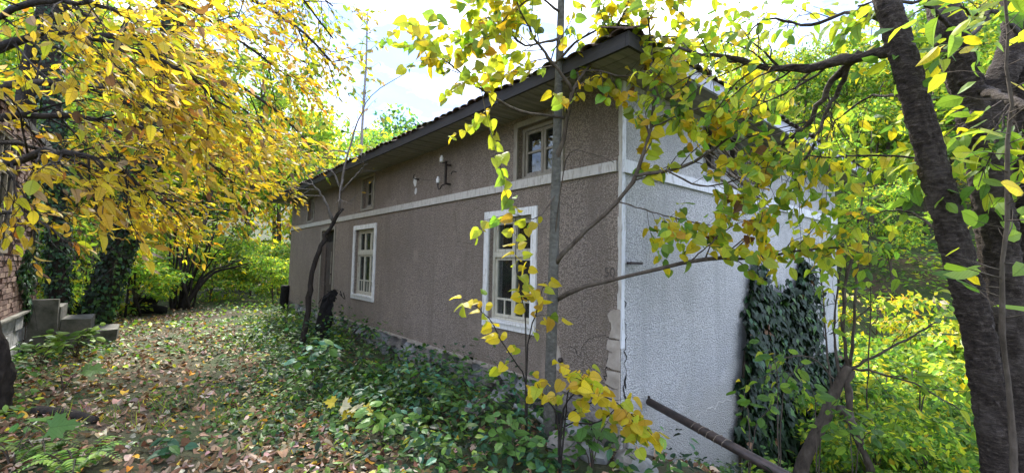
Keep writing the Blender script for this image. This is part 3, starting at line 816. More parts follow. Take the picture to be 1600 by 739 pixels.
# ---- windows
def window(name, op, cols_top, cols_bot, split, lower_bars, mat_sur, mat_fr, sur=0.085, sill=True, inset=0.06, ajar=0.0):
    a0, a1, z0, z1 = op
    wroot = MB()
    # surround: four butted flat bands proud of the wall
    wroot.box(-0.022, 0.012, a0 - sur, a0, z0 - sur * 0.9, z1 + sur); wroot.box(-0.022, 0.012, a1, a1 + sur, z0 - sur * 0.9, z1 + sur)
    wroot.box(-0.0215, 0.012, a0, a1, z1, z1 + sur); wroot.box(-0.0215, 0.012, a0, a1, z0 - sur * 0.9, z0)
    win = wroot.build(name, mat_sur, house)
    fw = 0.038
    fr = MB(); fr.box(inset, inset + 0.07, a0, a0 + fw, z0, z1); fr.box(inset, inset + 0.07, a1 - fw, a1, z0, z1)
    fr.box(inset, inset + 0.07, a0 + fw, a1 - fw, z0, z0 + fw); fr.box(inset, inset + 0.07, a0 + fw, a1 - fw, z1 - fw, z1)
    if split: fr.box(inset - 0.012, inset + 0.08, a0 + fw, a1 - fw, split - 0.03, split + 0.03)
    fr.build('frame', mat_fr, win)
    if sill:
        sl = MB(); sl.box(-0.045, inset, a0 - 0.02, a1 + 0.02, z0 - 0.012, z0 + 0.012); sl.build('sill', mat_sur, win)
    bands = ([(split + 0.03, z1 - fw, cols_top, False)] if split else []) + [(z0 + fw, split - 0.03 if split else z1 - fw, cols_bot, True)]
    for zb, zt, n_, low in bands:
        wdt = (a1 - a0 - 2 * fw) / n_
        for c in range(n_):
            b0 = a0 + fw + c * wdt; b1 = b0 + wdt; sw = 0.036
            xi = inset + 0.012 + random.uniform(-.004, .008)
            s_ = MB()
            s_.box(xi, xi + 0.04, b0 + 0.003, b0 + sw, zb + 0.003, zt - 0.003); s_.box(xi, xi + 0.04, b1 - sw, b1 - 0.003, zb + 0.003, zt - 0.003)
            s_.box(xi, xi + 0.04, b0 + sw, b1 - sw, zb + 0.003, zb + sw); s_.box(xi, xi + 0.04, b0 + sw, b1 - sw, zt - sw, zt - 0.003)
            s_.build('sash', mat_fr, win)
            g = MB()
            if low and lower_bars:
                zm = zb + (zt - zb) * lower_bars
                mbar = MB(); mbar.box(xi + 0.006, xi + 0.03, b0 + sw, b1 - sw, zm - 0.012, zm + 0.012); mbar.build('glazing_bar', mat_fr, win)
                cm = (b0 + b1) / 2
                if lower_bars < 0.45:
                    mbar = MB(); mbar.box(xi + 0.008, xi + 0.028, cm - 0.011, cm + 0.011, zb + sw, zm - 0.012); mbar.build('glazing_bar', mat_fr, win)
                    cells = [(b0 + sw, cm - 0.011, zb + sw, zm - 0.012), (cm + 0.011, b1 - sw, zb + sw, zm - 0.012), (b0 + sw, b1 - sw, zm + 0.012, zt - sw)]
                else:
                    cells = [(b0 + sw, b1 - sw, zb + sw, zm - 0.012), (b0 + sw, b1 - sw, zm + 0.012, zt - sw)]
            else: cells = [(b0 + sw, b1 - sw, zb + sw, zt - sw)]
            for c0_, c1_, q0, q1 in cells:
                g = MB(); g.box(xi + 0.016, xi + 0.020, c0_ - 0.004, c1_ + 0.004, q0 - 0.004, q1 + 0.004); g.build('pane', M['glass'], win)
    return win


window('window', W1, 2, 2, 1.66, 0.30, M['white'], M['cream'])
w2o = window('window', W2, 3, 3, 1.70, 0.33, M['white'], M['cream'])
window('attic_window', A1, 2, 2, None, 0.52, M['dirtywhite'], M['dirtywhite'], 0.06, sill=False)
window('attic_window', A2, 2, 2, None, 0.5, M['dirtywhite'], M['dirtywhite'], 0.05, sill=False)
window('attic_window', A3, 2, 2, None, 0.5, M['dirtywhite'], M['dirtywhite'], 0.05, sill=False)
# faded curtain strip left inside one window
mb = MB()
for k in range(7): mb.box(0.24 + 0.008 * (k % 2), 0.25 + 0.008 * (k % 2), 5.5 + 0.04 * k, 5.54 + 0.04 * k, 0.95, 1.55)
mb.build('curtain', M['lath'], house)

# ---- door
dr = MB(); a0, a1, z0, z1 = DOOR
dr.box(-0.02, 0.03, a0 - 0.07, a0, z0, z1 + 0.07); dr.box(-0.02, 0.03, a1, a1 + 0.07, z0, z1 + 0.07); dr.box(-0.0195, 0.03, a0, a1, z1, z1 + 0.07)
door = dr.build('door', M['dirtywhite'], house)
for b0, b1 in ((a0 + 0.01, a0 + 0.44), (a0 + 0.46, a1 - 0.01)):
    lf = MB(); lf.box(0.10, 0.14, b0, b1, z0, z1 - 0.33); lf.box(0.085, 0.10, b0, b0 + 0.07, z0, z1 - 0.33); lf.box(0.085, 0.10, b1 - 0.07, b1, z0, z1 - 0.33)
    for q in (z0, 0.95, 1.55, z1 - 0.40): lf.box(0.086, 0.10, b0 + 0.07, b1 - 0.07, q, q + 0.07)
    lf.build('door_leaf', M['wood_dark'], door)
mb = MB(); mb.box(0.09, 0.15, a0, a1, z1 - 0.33, z1 - 0.27); mb.build('transom', M['wood_dark'], door)
mb = MB(); mb.box(0.11, 0.115, a0, a1, z1 - 0.27, z1); mb.build('fanlight_pane', M['glass'], door)
mb = MB(); mb.box(0.07, 0.10, a0 + 0.405, a0 + 0.425, 1.0, 1.75); mb.build('cover_strip', M['dirtywhite'], door)
mb = MB(); mb.box(0.05, 0.085, a0 + 0.36, a0 + 0.44, 1.22, 1.245); mb.build('handle', M['iron'], door)
mb = MB(); mb.box(-0.35, 0.2, a0 - 0.1, a1 + 0.1, 0.02, 0.2); mb.build('doorstep', M['concrete'], house)

# ---- roof
RX0, RX1, RY0, RY1 = -OH, WID + OH, -OHG, LEN + OH
ez = ZS + 0.115; PIT = math.tan(R(23)); hw = (RX1 - RX0) / 2; rz = ez + hw * PIT
roof_V = [(RX0, RY0, ez), (RX1, RY0, ez), (RX1, RY1, ez), (RX0, RY1, ez), ((RX0 + RX1) / 2, RY0 + hw, rz), ((RX0 + RX1) / 2, RY1 - hw, rz)]
roof_V += [(v[0], v[1], v[2] - 0.03) for v in roof_V]
polys4 = [[0, 4, 5, 3], [1, 2, 5, 4], [6, 9, 11, 10], [7, 10, 11, 8], [0, 3, 9, 6], [3, 2, 8, 9], [2, 1, 7, 8], [1, 0, 6, 7]]
roof = link('roof', np_mesh('roof', roof_V, [np.array(polys4), np.array([[0, 1, 4], [2, 3, 5], [6, 10, 7], [8, 11, 9]])], M['tile']), house)
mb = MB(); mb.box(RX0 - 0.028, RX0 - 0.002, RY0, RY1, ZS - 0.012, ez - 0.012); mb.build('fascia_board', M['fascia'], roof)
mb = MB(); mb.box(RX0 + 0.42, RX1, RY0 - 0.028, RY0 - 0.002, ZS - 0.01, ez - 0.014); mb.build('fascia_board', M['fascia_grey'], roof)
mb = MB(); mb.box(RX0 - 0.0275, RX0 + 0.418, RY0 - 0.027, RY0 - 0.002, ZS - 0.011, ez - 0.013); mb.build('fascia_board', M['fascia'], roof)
# soffit boards, one by one
bw = 0.125; sb = MB(); sb.box(-0.24, 0.24, -bw / 2 + 0.004, bw / 2 - 0.004, 0, 0.018); sme = sb.mesh('soffit_board', M['soffit'])
k = 0; y = 0.02
while y < RY1 - 0.1:
    o = link('soffit_board', sme, roof, (-0.24, y + bw / 2, ZS + random.uniform(0, .008)))
    o.rotation_euler = (random.uniform(-.02, .02), random.uniform(-.012, .012), random.uniform(-.012, .012)); o.scale = (1, random.uniform(0.93, 1.0), 1)
    y += bw
sg = MB(); sg.box(-bw / 2 + 0.004, bw / 2 - 0.004, -0.2, 0.2, 0, 0.018); sgm = sg.mesh('soffit_board', M['soffit'])
x = -OH + 0.02
while x < RX1 - 0.1:
    o = link('soffit_board', sgm, roof, (x + bw / 2, -0.2, ZS + random.uniform(0, .008)))
    o.rotation_euler = (random.uniform(-.012, .012), random.uniform(-.02, .02), random.uniform(-.012, .012)); x += bw
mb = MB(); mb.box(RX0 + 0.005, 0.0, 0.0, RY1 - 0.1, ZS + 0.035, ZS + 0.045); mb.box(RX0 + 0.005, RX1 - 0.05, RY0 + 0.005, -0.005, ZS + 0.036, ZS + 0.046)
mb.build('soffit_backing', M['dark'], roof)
# tiles: half-round cover tiles
def tile_mesh(mat):
    n_ = 6; t_ = []
    V = []
    for yv, r_ in ((0.0, 0.085), (0.36, 0.07)):
        for k_ in range(n_ + 1):
            a = math.pi * k_ / n_; V.append((r_ * math.cos(a), yv, r_ * 0.62 * math.sin(a)))
        for k_ in range(n_ + 1):
            a = math.pi * k_ / n_; V.append(((r_ - .014) * math.cos(a), yv, (r_ - .014) * 0.62 * math.sin(a) - 0.004))
    m_ = n_ + 1; Q = []
    for k_ in range(n_):
        Q += [[k_, k_ + 1, 2 * m_ + k_ + 1, 2 * m_ + k_], [m_ + k_ + 1, m_ + k_, 3 * m_ + k_, 3 * m_ + k_ + 1], [k_ + 1, k_, m_ + k_, m_ + k_ + 1]]
    return np_mesh('tile', V, [np.array(Q)], mat)
tmesh = [tile_mesh(M['tile']), tile_mesh(M['tile_moss'])]
pa = math.atan(PIT); tw = 0.15
def put_tile(loc, rz_):
    o = link('tile', random.choice(tmesh), roof, loc)
    o.rotation_euler = (pa + random.uniform(-.04, .05), random.uniform(-.05, .05), rz_ + random.uniform(-.05, .05)); o.scale = (random.uniform(.8, .98), 1, random.uniform(.4, .8)); o.location.z += random.uniform(-.006, .012)
for row in range(2):
    y = RY0 + 0.05 + row * 0.3
    while y < RY1 - row * 0.35:
        put_tile((RX0 - 0.06 + row * 0.3, y, ez + 0.004 + (row * 0.3 - 0.06) * PIT), R(-90)); y += tw
    x = RX0 + 0.05 + row * 0.3
    while x < RX1 - row * 0.35:
        put_tile((x, RY0 - 0.06 + row * 0.3, ez + 0.004 + (row * 0.3 - 0.06) * PIT), 0); x += tw
# remaining tile rows of the two visible slopes, joined
tV = np.array([v.co[:] for v in tmesh[0].vertices]); tQ = np.array([p.vertices[:] for p in tmesh[0].polygons])
VV = []; QQ = []; cnt = 0
cpa, spa = math.cos(pa), math.sin(pa)
for row in range(2, 12):
    for side in (0, 1):
        s0 = (RY0 if side == 0 else RX0) + 0.05 + row * 0.31; s1 = (RY1 if side == 0 else RX1) - row * 0.31
        q = s0
        while q < s1:
            v = tV.copy(); v = np.c_[v[:, 0], v[:, 1] * cpa - v[:, 2] * spa, v[:, 1] * spa + v[:, 2] * cpa]
            if side == 0: v = np.c_[v[:, 1], -v[:, 0], v[:, 2]] + (RX0 - .06 + row * .3, q, ez + .004 + (row * .3 - .06) * PIT)
            else: v = v + (q, RY0 - .06 + row * .3, ez + .004 + (row * .3 - .06) * PIT)
            VV.append(v); QQ.append(tQ + cnt); cnt += len(v); q += tw
o = link('tile_field', np_mesh('tile_field', np.concatenate(VV), [np.concatenate(QQ)], M['tile']), roof); tag(o, kind='stuff')
# hip ridge tiles up from the near corner
hipm = tile_mesh(M['tile_moss'])
for k in range(1, 14):
    t = k * 0.28
    o = link('hip_tile', hipm, roof, (RX0 - 0.04 + t * .707, RY0 - 0.04 + t * .707, ez + 0.05 + (t * .707) * PIT)); o.rotation_euler = (math.atan(PIT * .707), 0, R(-45)); o.scale = (1.0, 1, .8)

# broken opening under the eaves of the end wall: laths and splintered boards
for k in range(46):
    x0 = random.uniform(GH[0] - 0.05, GH[1] - 0.5); z0 = random.uniform(GH[2] - 0.10, GH[3] - 0.02); ln = random.uniform(0.35, 1.1)
    a = random.gauss(-0.12, 0.16); p = np.array([x0, random.uniform(-0.05, 0.06), z0]); q = p + np.array([ln * math.cos(a), random.uniform(-.05, .05), ln * math.sin(a)])
    q[2] = min(q[2], ZS - 0.03); p[2] = min(p[2], ZS - .03)
    mb = MB(); mb.bar(p, q, random.uniform(.006, .022), random.uniform(.005, .016)); mb.build('broken_lath', M['lath'], house)
for k in range(3):
    mb = MB(); mb.box(GH[0] + 0.3 + 0.62 * k, GH[0] + 0.37 + 0.62 * k, 0.06, 0.12, GH[2], GH[3]); mb.build('stud', M['wood_dark'], house)

# ---- insulator brackets on the front wall
br = MB(); pa_ = lambda px, py, off: (lambda q: np.array([-off, q[0], q[1]]))(front(px, py, off))
t0, t1 = pa_(697, 252, .08), pa_(696, 288, .08); t1[1] = t0[1]
br.bar(t0, t1, 0.028, 0.028, (1, 0, 0)); e1 = t1.copy(); e1[0] = 0.0; br.bar(t1 + (0, 0, .008), e1 + (0, 0, .008), 0.024, 0.024); e0 = t0.copy(); e0[0] = 0; br.bar(t0 - (0, 0, .05), e0 - (0, 0, .05), .022, .022)
arm = smooth_path([t1, t1 + (-.02, .06, -.01), t1 + (-.02, .10, -.05), t1 + (-.02, .15, -.05), t1 + (-.02, .17, .0), t1 + (-.02, .17, .05)], 14)
br.tube(arm, 0.009, 6); br.tube(smooth_path([t0 - (0, 0, .02), t0 + (-.05, 0, -.03), t0 + (-.07, 0, .02)], 8), 0.009, 6)
bracket = br.build('insulator_bracket', M['iron'], house)
prof = [(0.0, -.005), (.022, -.005), (.03, .012), (.024, .03), (.03, .04), (.028, .055), (.016, .062), (.020, .075), (.012, .088), (0, .09)]
for c in (t1 + (-.02, .17, .04), t0 + (-.07, 0, -.02)):
    mb = MB(); mb.lathe(prof, c); mb.build('insulator', M['porcelain'], bracket, smooth=True)
q0 = pa_(649, 280, .06); q1 = q0.copy(); q1[0] = 0
mb = MB(); mb.bar(q0, q1, .018, .018); mb.tube(smooth_path([q0, q0 + (-.01, .05, .03), q0 + (0, .04, .08)], 8), .008, 5); mb.build('wall_hook', M['iron'], house)
c1 = t1 + (-.02, .17, .09); mb = MB(); mb.tube(smooth_path([c1, (c1 + q0) / 2 + (0, 0, -.01), q0 + (0, 0, .02)], 8), .0025, 4); mb.build('wire', M['iron'], house)
q0 = pa_(708, 268, .05); mb = MB(); mb.tube(smooth_path([q0 * (0, 1, 1), q0, q0 + (0, .05, -.03)], 8), .007, 5); mb.build('wall_hook', M['iron'], house)
# flat iron on the end wall
x0, z0 = gable(979, 411); x1, z1 = gable(997, 410.5)
mb = MB(); mb.box(x0, x1, -0.05, -0.035, z0 - .012, z0 + .012); mb.box(x0, x0 + .03, -0.036, 0.0, z0 - .01, z0 + .01); mb.build('iron_bracket', M['iron'], house)
c0 = front(877, 562); mb = MB(); mb.lathe([(0, 0), (.025, 0), (.025, .02), (.012, .035), (0, .035)], (-0.002, c0[0], c0[1]), (-1, 0, 0)); mb.build('pipe_stub', M['iron'], house)

# ================================================================== PIPE RAIL BY THE END WALL
p0 = P(1014, 626, 1.0); x0, z0 = gable(1014, 627, 0.04)
a = h2w(x0, -0.04, z0)
q = ray(1226, 742); b = CAM + q * 2.75
mb = MB(); dv = (b - a); b2 = a + dv * 1.35
mb.tube(np.array([a, a + dv * .5, b2]) - a, 0.034, 14)
rail = mb.build('pipe_handrail', M['pipe'], None, True, loc=a)
tag(rail, 'rusty black metal pipe slanting down from the pale end wall', 'pipe')
mb = MB(); mb.tube(np.array([[0, 0, -.03], [0, 0, .05]]) , 0.012, 8); mb.build('bolt', M['iron'], rail)
wl = []
for k in range(26):
    t = 0.42 + 0.25 * k / 25; ang = k * 1.1
    n1_ = np.cross(norm(dv), UP); n1_ = norm(n1_); n2_ = np.cross(n1_, norm(dv))
    wl.append(dv * t + 0.038 * (math.cos(ang) * n1_ + math.sin(ang) * n2_))
mb = MB(); mb.tube(np.array(wl), 0.003, 4); mb.build('wire', M['lath'], rail)

# ================================================================== BRICK HOUSE FRAGMENT AT THE LEFT
# its wall faces the path and runs parallel to the long house
LB = PZ(26, 550, 0.0)                      # point at the foot of its wall
LX = (LB - CC) @ d2; LY = (LB - CC) @ d1
bh = empty('brick_house', h2w(LX, LY, 0), 'red brick house with stone base and old windows beside the path', 'house', rotz=HROT)
# local: x outward (towards path), y along d1 (away);  far corner at y = CY2
Y0, Y1 = -4.0, 0.9
def lpx(px, py):
    d = ray(px, py); t = ((h2w(LX, 0, 0) - CAM) @ d2) / (d @ d2); p = CAM + t * d - h2w(LX, LY, 0); return p @ d1, p[2]
mb = MB(); mb.box(-3.0, -0.03, Y0, Y1, -1.0, 3.4); bwall = mb.build('wall', M['mortar'], bh)
mb = MB(); mb.box(-3.2, 0.06, Y0 - .2, Y1 + .1, 3.4, 3.5); mb.build('roof', M['fascia'], bh)
PLB = 0.62
# stone base, block by block
for row in range(3):
    y = Y0 + 0.2 * (row % 2)
    while y < Y1 - 0.05:
        w_ = min(random.uniform(0.32, 0.6), Y1 - y)
        s_ = MB(); s_.box(-0.06, random.uniform(0.03, 0.06), y + .008, y + w_ - .008, -0.03 + row * 0.215, -0.03 + row * 0.215 + 0.20, 0.012)
        s_.build('stone', M['stone_grey'], bh); y += w_
# windows and bricks
wins = []
for (pa0, pa1) in ((-30, 19), (50, 66)):
    ya, zt = lpx(pa0, 285); yb, _ = lpx(pa1, 285); _, zb = lpx(pa1, 372)
    wins.append((ya, min(yb, Y1 - 0.02), 1.55, 3.1))
brm = []
for k in range(6):
    s_ = MB(); s_.box(-0.045, 0.045, -0.118, 0.118, -0.031, 0.031, 0.004); brm.append(s_.mesh('brick', M['brick'] if k < 4 else M['brick_pale']))
row = 0; z = PLB + 0.035
while z < 3.36:
    y = Y0 + 1.6 + (0.125 if row % 2 else 0)
    while y < Y1 - 0.1:
        if not any(w_[0] - .06 < y + .06 and y - .06 < w_[1] + .06 and w_[2] < z < w_[3] for w_ in wins):
            o = link('brick', random.choice(brm), bwall, (-0.01 + random.uniform(-.012, .012), y + 0.12, z)); o.rotation_euler = (random.uniform(-.02, .02), 0, random.uniform(-.03, .03))
        y += 0.25
    z += 0.075; row += 1
for (ya, yb, z0, z1) in wins:
    mb = MB(); mb.box(-0.05, 0.02, ya, ya + .05, z0, z1); mb.box(-0.05, 0.02, yb - .05, yb, z0, z1); mb.box(-0.05, 0.02, ya + .05, yb - .05, z0, z0 + .05); mb.box(-0.05, .02, ya + .05, yb - .05, z1 - .05, z1)
    wn = mb.build('window', M['dirtywhite'], bh)
    n_ = max(1, int(round((yb - ya) / 0.4)))
    for k in range(1, n_): mb = MB(); yy_ = ya + (yb - ya) * k / n_; mb.box(-0.04, 0.015, yy_ - .02, yy_ + .02, z0 + .05, z1 - .05); mb.build('glazing_bar', M['dirtywhite'], wn)
    for q in (.36, .68): mb = MB(); zz = z0 + (z1 - z0) * q; mb.box(-0.035, 0.012, ya + .05, yb - .05, zz - .015, zz + .015); mb.build('glazing_bar', M['dirtywhite'], wn)
    mb = MB(); mb.box(-0.02, -0.015, ya + .05, yb - .05, z0 + .05, z1 - .05); mb.build('pane', M['glass'], wn)
mb = MB(); mb.box(-0.02, 0.10, Y0, Y1, PLB + 0.0, PLB + 0.03); mb.build('ledge', M['concrete'], bh)
# concrete steps
st = empty('concrete_steps', h2w(LX, LY, 0), 'worn grey concrete steps climbing to the brick house', 'steps', rotz=HROT)
sy0, sy1 = 0.30, 1.15
mb = MB(); mb.box(0.07, 0.42, sy0, sy1, -0.2, 0.66, .006); mb.build('landing', M['concrete'], st)
mb = MB(); mb.box(0.425, 0.80, sy0 + .01, sy1 + .02, -0.2, 0.44, .008); mb.build('step', M['concrete'], st)
mb = MB(); mb.box(0.805, 1.15, sy0 + .04, sy1 + .03, -0.2, 0.22, .01); mb.build('step', M['concrete'], st)
mb = MB(); mb.box(0.02, 0.40, sy0 - .09, sy0 - .004, -0.2, 0.80, .006); mb.build('side_wall', M['concrete'], st)

# ================================================================== FOREGROUND LIME SAPLING
tb = P(857, 712, 3.9); tb[2] = G(tb[0], tb[1]) - 0.02
t = Tree()
tp_ = smooth_path([tb, P(861, 560, 3.86), P(866, 380, 3.82), P(871, 200, 3.8), P(876, 40, 3.82), P(880, -120, 3.85), P(884, -330, 3.9)], 40)
tk = Tree(); tk.limb(tp_, 0.054, 0.022, 14, 0.03)
LV = [dict(n=(11, 15), len=(.2, .6), ang=(30, 70), wig=.12, trop=(0, 0, -.2), rr=.5, seg=5, keep=True)]
def lb(pts, r0, r1, kids=True, n=16, t0=0.2, lv=None):
    p = px_path(pts, n); t.limb(p, r0, r1, 7, 0.03)
    if kids: sprout(t, p, lv or LV, 0, r0 * 0.7, t0)
    return p
lb([(868, 262, 3.81), (882, 205, 3.74), (894, 145, 3.66), (928, 92, 3.6), (948, 62, 3.55), (975, 20, 3.5), (995, -40, 3.5)], .021, .009)
lb([(894, 145, 3.66), (870, 108, 3.6), (850, 82, 3.55), (826, 44, 3.5), (805, 0, 3.45), (790, -60, 3.45)], .016, .008)
lb([(882, 185, 3.78), (826, 177, 3.7), (790, 165, 3.6), (745, 135, 3.5), (720, 117, 3.45), (695, 97, 3.4), (670, 75, 3.36), (625, 36, 3.3)], .013, .004, t0=.3)
lb([(752, 140, 3.5), (762, 190, 3.46), (775, 232, 3.44), (786, 280, 3.42), (795, 320, 3.42)], .005, .002, False)
lb([(866, 415, 3.82), (905, 370, 3.7), (965, 315, 3.55), (992, 275, 3.48), (1017, 200, 3.4), (1018, 90, 3.35), (1012, 20, 3.3)], .024, .008, t0=.45)
lb([(992, 275, 3.48), (1065, 260, 3.4), (1120, 230, 3.35), (1180, 175, 3.3), (1215, 120, 3.3)], .014, .005, t0=.15)
lb([(965, 315, 3.55), (1000, 325, 3.5), (1050, 340, 3.4), (1110, 352, 3.35)], .007, .003, t0=.4)
lb([(868, 470, 3.85), (920, 447, 3.7), (1000, 427, 3.5), (1080, 407, 3.35), (1140, 405, 3.28), (1200, 400, 3.2), (1270, 388, 3.1), (1345, 382, 3.05)], .021, .006, t0=.45)
lb([(869, 100, 3.8), (905, 62, 3.7), (950, 45, 3.6), (1010, 55, 3.5), (1075, 60, 3.45)], .012, .004)
lb([(874, 60, 3.8), (820, 70, 3.7), (770, 30, 3.6), (735, 40, 3.5)], .012, .004)
lb([(877, 0, 3.8), (930, -40, 3.6), (990, -20, 3.4), (1060, -10, 3.3)], .012, .004)
lb([(870, 300, 3.8), (840, 340, 3.6), (800, 335, 3.5), (755, 345, 3.45)], .006, .002, lv=[dict(n=(2, 4), len=(.12, .3), ang=(30, 70), wig=.12, trop=(0, 0, -.2), rr=.5, seg=5, keep=True)])
lb([(866, 385, 3.82), (885, 250, 3.6), (925, 240, 3.5), (960, 255, 3.5)], .006, .002, False)
lb([(876, 20, 3.82), (840, -5, 3.6), (800, 20, 3.45), (760, 60, 3.35), (730, 70, 3.3)], .010, .003)
lb([(872, 130, 3.8), (920, 110, 3.6), (970, 120, 3.45), (1030, 110, 3.35), (1090, 130, 3.3)], .010, .003)
lb([(1017, 200, 3.4), (1060, 180, 3.3), (1110, 165, 3.25), (1150, 150, 3.2)], .007, .003)
lb([(1040, 265, 3.4), (1090, 290, 3.3), (1140, 285, 3.25), (1200, 260, 3.2), (1260, 250, 3.2)], .008, .003)
lb([(878, -40, 3.8), (830, -70, 3.5), (780, -50, 3.3), (740, -10, 3.2)], .010, .003)
lb([(1080, 407, 3.35), (1110, 380, 3.25), (1150, 350, 3.2), (1200, 340, 3.15)], .006, .002)
sap = empty('lime_sapling', tb, 'slim grey trunk with heart-shaped yellow leaves before the house front', 'tree')
tk.wood(tb).build('trunk', M['bark_lime'], sap, True)
t.wood(tb).build('branches', M['bark_brown'], sap, True)
LMIX = dict(yel=5, yg=7, yel2=1, lime=3.5, gold=.5, green=.5, brown=.15)
tw = [w for w in t.twigs]
hang = px_path([(752, 140, 3.5), (762, 190, 3.46), (775, 232, 3.44), (786, 280, 3.42), (795, 320, 3.42)], 12)
lf = twig_leaves(tw, 0.036, (.05, .10), LMIX, (0, -.15, -.75), .7, .35, .6)
print('lime leaves', len(lf[0]))
lf2 = twig_leaves([hang, hang + .02], 0.09, (.08, .12), dict(yg=4, lime=3, yel=2), (0, -.1, -.5), .9, .4, .6)
LFs = cat(lf, lf2); LFs[2] = LFs[2] + np.array([0, -.7, 0])
split_leaves(sap, tb, LFs, T_LIME, 'lime', M['leaf'], 300, [T_LIME, T_LIME2, T_LIME3])

# small lime shoots with yellow leaves in front of the wall
def shoot(name, label, stems, base_px, mix, size, spacing, lv, T2, key, mat_b='bark_dark', group=None, cat_='sapling', r0=.008, nobj=120, bias=(0, -.1, -.5), extra=None):
    tt = Tree(); b = P(*base_px); b[2] = G(b[0], b[1]) - .02
    for pts in stems:
        p = smooth_path([b] + [P(*q) for q in pts], 16); tt.limb(p, r0, r0 * .3, 6); sprout(tt, p, lv, 0, r0 * .7, .35)
    e = empty(name, b, label, cat_, group)
    tt.wood(b).build('stem', M[mat_b], e, True)
    l_ = twig_leaves(tt.twigs, spacing, size, mix, bias, .8, .5, .5)
    if len(l_[0]) and bias[1] < 0: l_[2] = l_[2] + np.array([0, -.5, 0])
    split_leaves(e, b, l_, T2[0], key, M['leaf'], nobj, T2)
    return e
SL = [dict(n=(4, 7), len=(.1, .3), ang=(30, 70), wig=.12, trop=(0, 0, -.1), rr=.5, seg=4, keep=True)]
shoot('lime_shoot', 'thin young shoot with yellow-green leaves rising before the near window', [[(822, 600, 3.5), (821, 500, 3.45), (808, 420, 3.4), (805, 340, 3.35)], [(822, 600, 3.5), (800, 560, 3.4), (772, 510, 3.3), (745, 480, 3.2), (722, 466, 3.15)], [(823, 560, 3.5), (840, 480, 3.4), (852, 440, 3.35)]],
      (822, 690, 3.55), dict(yel=5, yg=3, gold=1, lime=1), (.065, .105), .04, SL, [T_LIME, T_LIME2, T_LIME3], 'lime')
shoot('lime_shoot', 'low shoot with clustered golden leaves at the foot of the wall corner', [[(880, 640, 3.2), (915, 600, 3.1), (900, 590, 3.1)], [(880, 660, 3.2), (920, 630, 3.1), (960, 625, 3.0), (1005, 680, 2.95)], [(870, 650, 3.2), (850, 620, 3.2), (840, 600, 3.2)], [(885, 640, 3.2), (890, 610, 3.15), (925, 600, 3.1)], [(880, 670, 3.2), (930, 660, 3.1), (975, 640, 3.05), (1030, 690, 2.95)]],
      (875, 715, 3.2), dict(yel=6, yel2=3, gold=1.2, yg=2), (.055, .095), .032, SL, [T_LIME, T_LIME2, T_LIME3], 'lime')

# ================================================================== BIG DARK CHERRY TREES AT THE RIGHT
def trunk_tree(name, label, trunks, base, bark, group=None):
    pass
tb = P(1578, 800, 2.55); tb[2] = G(tb[0], tb[1]) - .05
ch = empty('cherry_tree', tb, 'leaning dark cherry trunk with a limb reaching towards the roof', 'tree')
t = Tree()
pA = smooth_path([tb + np.array([.02, 0, -.05]), P(1556, 690, 2.5), P(1528, 520, 2.45), P(1492, 380, 2.42), P(1448, 220, 2.4), P(1412, 90, 2.4), P(1382, -10, 2.42), P(1345, -150, 2.5), P(1300, -330, 2.6)], 230)
t.limb(pA, .078, .046, 44, .085)
CLV = [dict(n=(12, 17), len=(.3, .8), ang=(30, 75), wig=.14, trop=(0, 0, -.55), rr=.45, seg=6, keep=True), dict(n=(3, 5), len=(.15, .4), ang=(30, 70), wig=.15, trop=(0, 0, -.3), rr=.5, seg=4, keep=True)]
CL1 = [dict(n=(9, 13), len=(.2, .5), ang=(30, 75), wig=.14, trop=(0, 0, -.4), rr=.45, seg=5, keep=True)]
def cb(pts, r0, r1, lv=CLV, n=18, t0=.3):
    p = px_path(pts, n); t.limb(p, r0, r1, 8, .05); sprout(t, p, lv, 0, r0 * .6, t0); return p
cb([(1408, 78, 2.4), (1370, 82, 2.5), (1300, 96, 2.7), (1230, 106, 2.85), (1170, 100, 3.0), (1110, 92, 3.1), (1060, 74, 3.15)], .034, .010)
cb([(1345, 84, 2.6), (1300, 130, 2.8), (1262, 190, 3.0), (1210, 240, 3.2), (1180, 300, 3.3)], .022, .006)
cb([(1330, 92, 2.65), (1305, 150, 2.8), (1280, 205, 2.9), (1240, 290, 3.0)], .018, .005)
cb([(1430, 165, 2.4), (1390, 150, 2.6), (1350, 155, 2.8), (1300, 200, 2.95), (1270, 270, 3.0)], .010, .004)
cb([(1470, 250, 2.42), (1400, 245, 2.6), (1300, 245, 2.8), (1230, 243, 2.95)], .008, .003, CL1)
cb([(1395, 40, 2.4), (1330, 20, 2.7), (1260, 40, 2.9), (1200, 30, 3.0), (1160, 60, 3.1)], .014, .004)
cb([(1500, 400, 2.45), (1440, 340, 2.7), (1380, 330, 2.9), (1310, 350, 3.1)], .008, .003)
t.wood(tb).build('trunk', M['bark_cherry'], ch, True)
CMIX = dict(lime=5, yg=5, green=2, yel=2, gold=.3)
lf = twig_leaves(t.twigs, 0.078, (.06, .10), CMIX, (-.1, 0, -.45), .8, .8, .6)
print('cherry', len(lf[0]))
split_leaves(ch, tb, lf, T_ELL2, 'ell2', M['leaf'], 300, [T_ELL2, T_OVAL, T_ELL3])

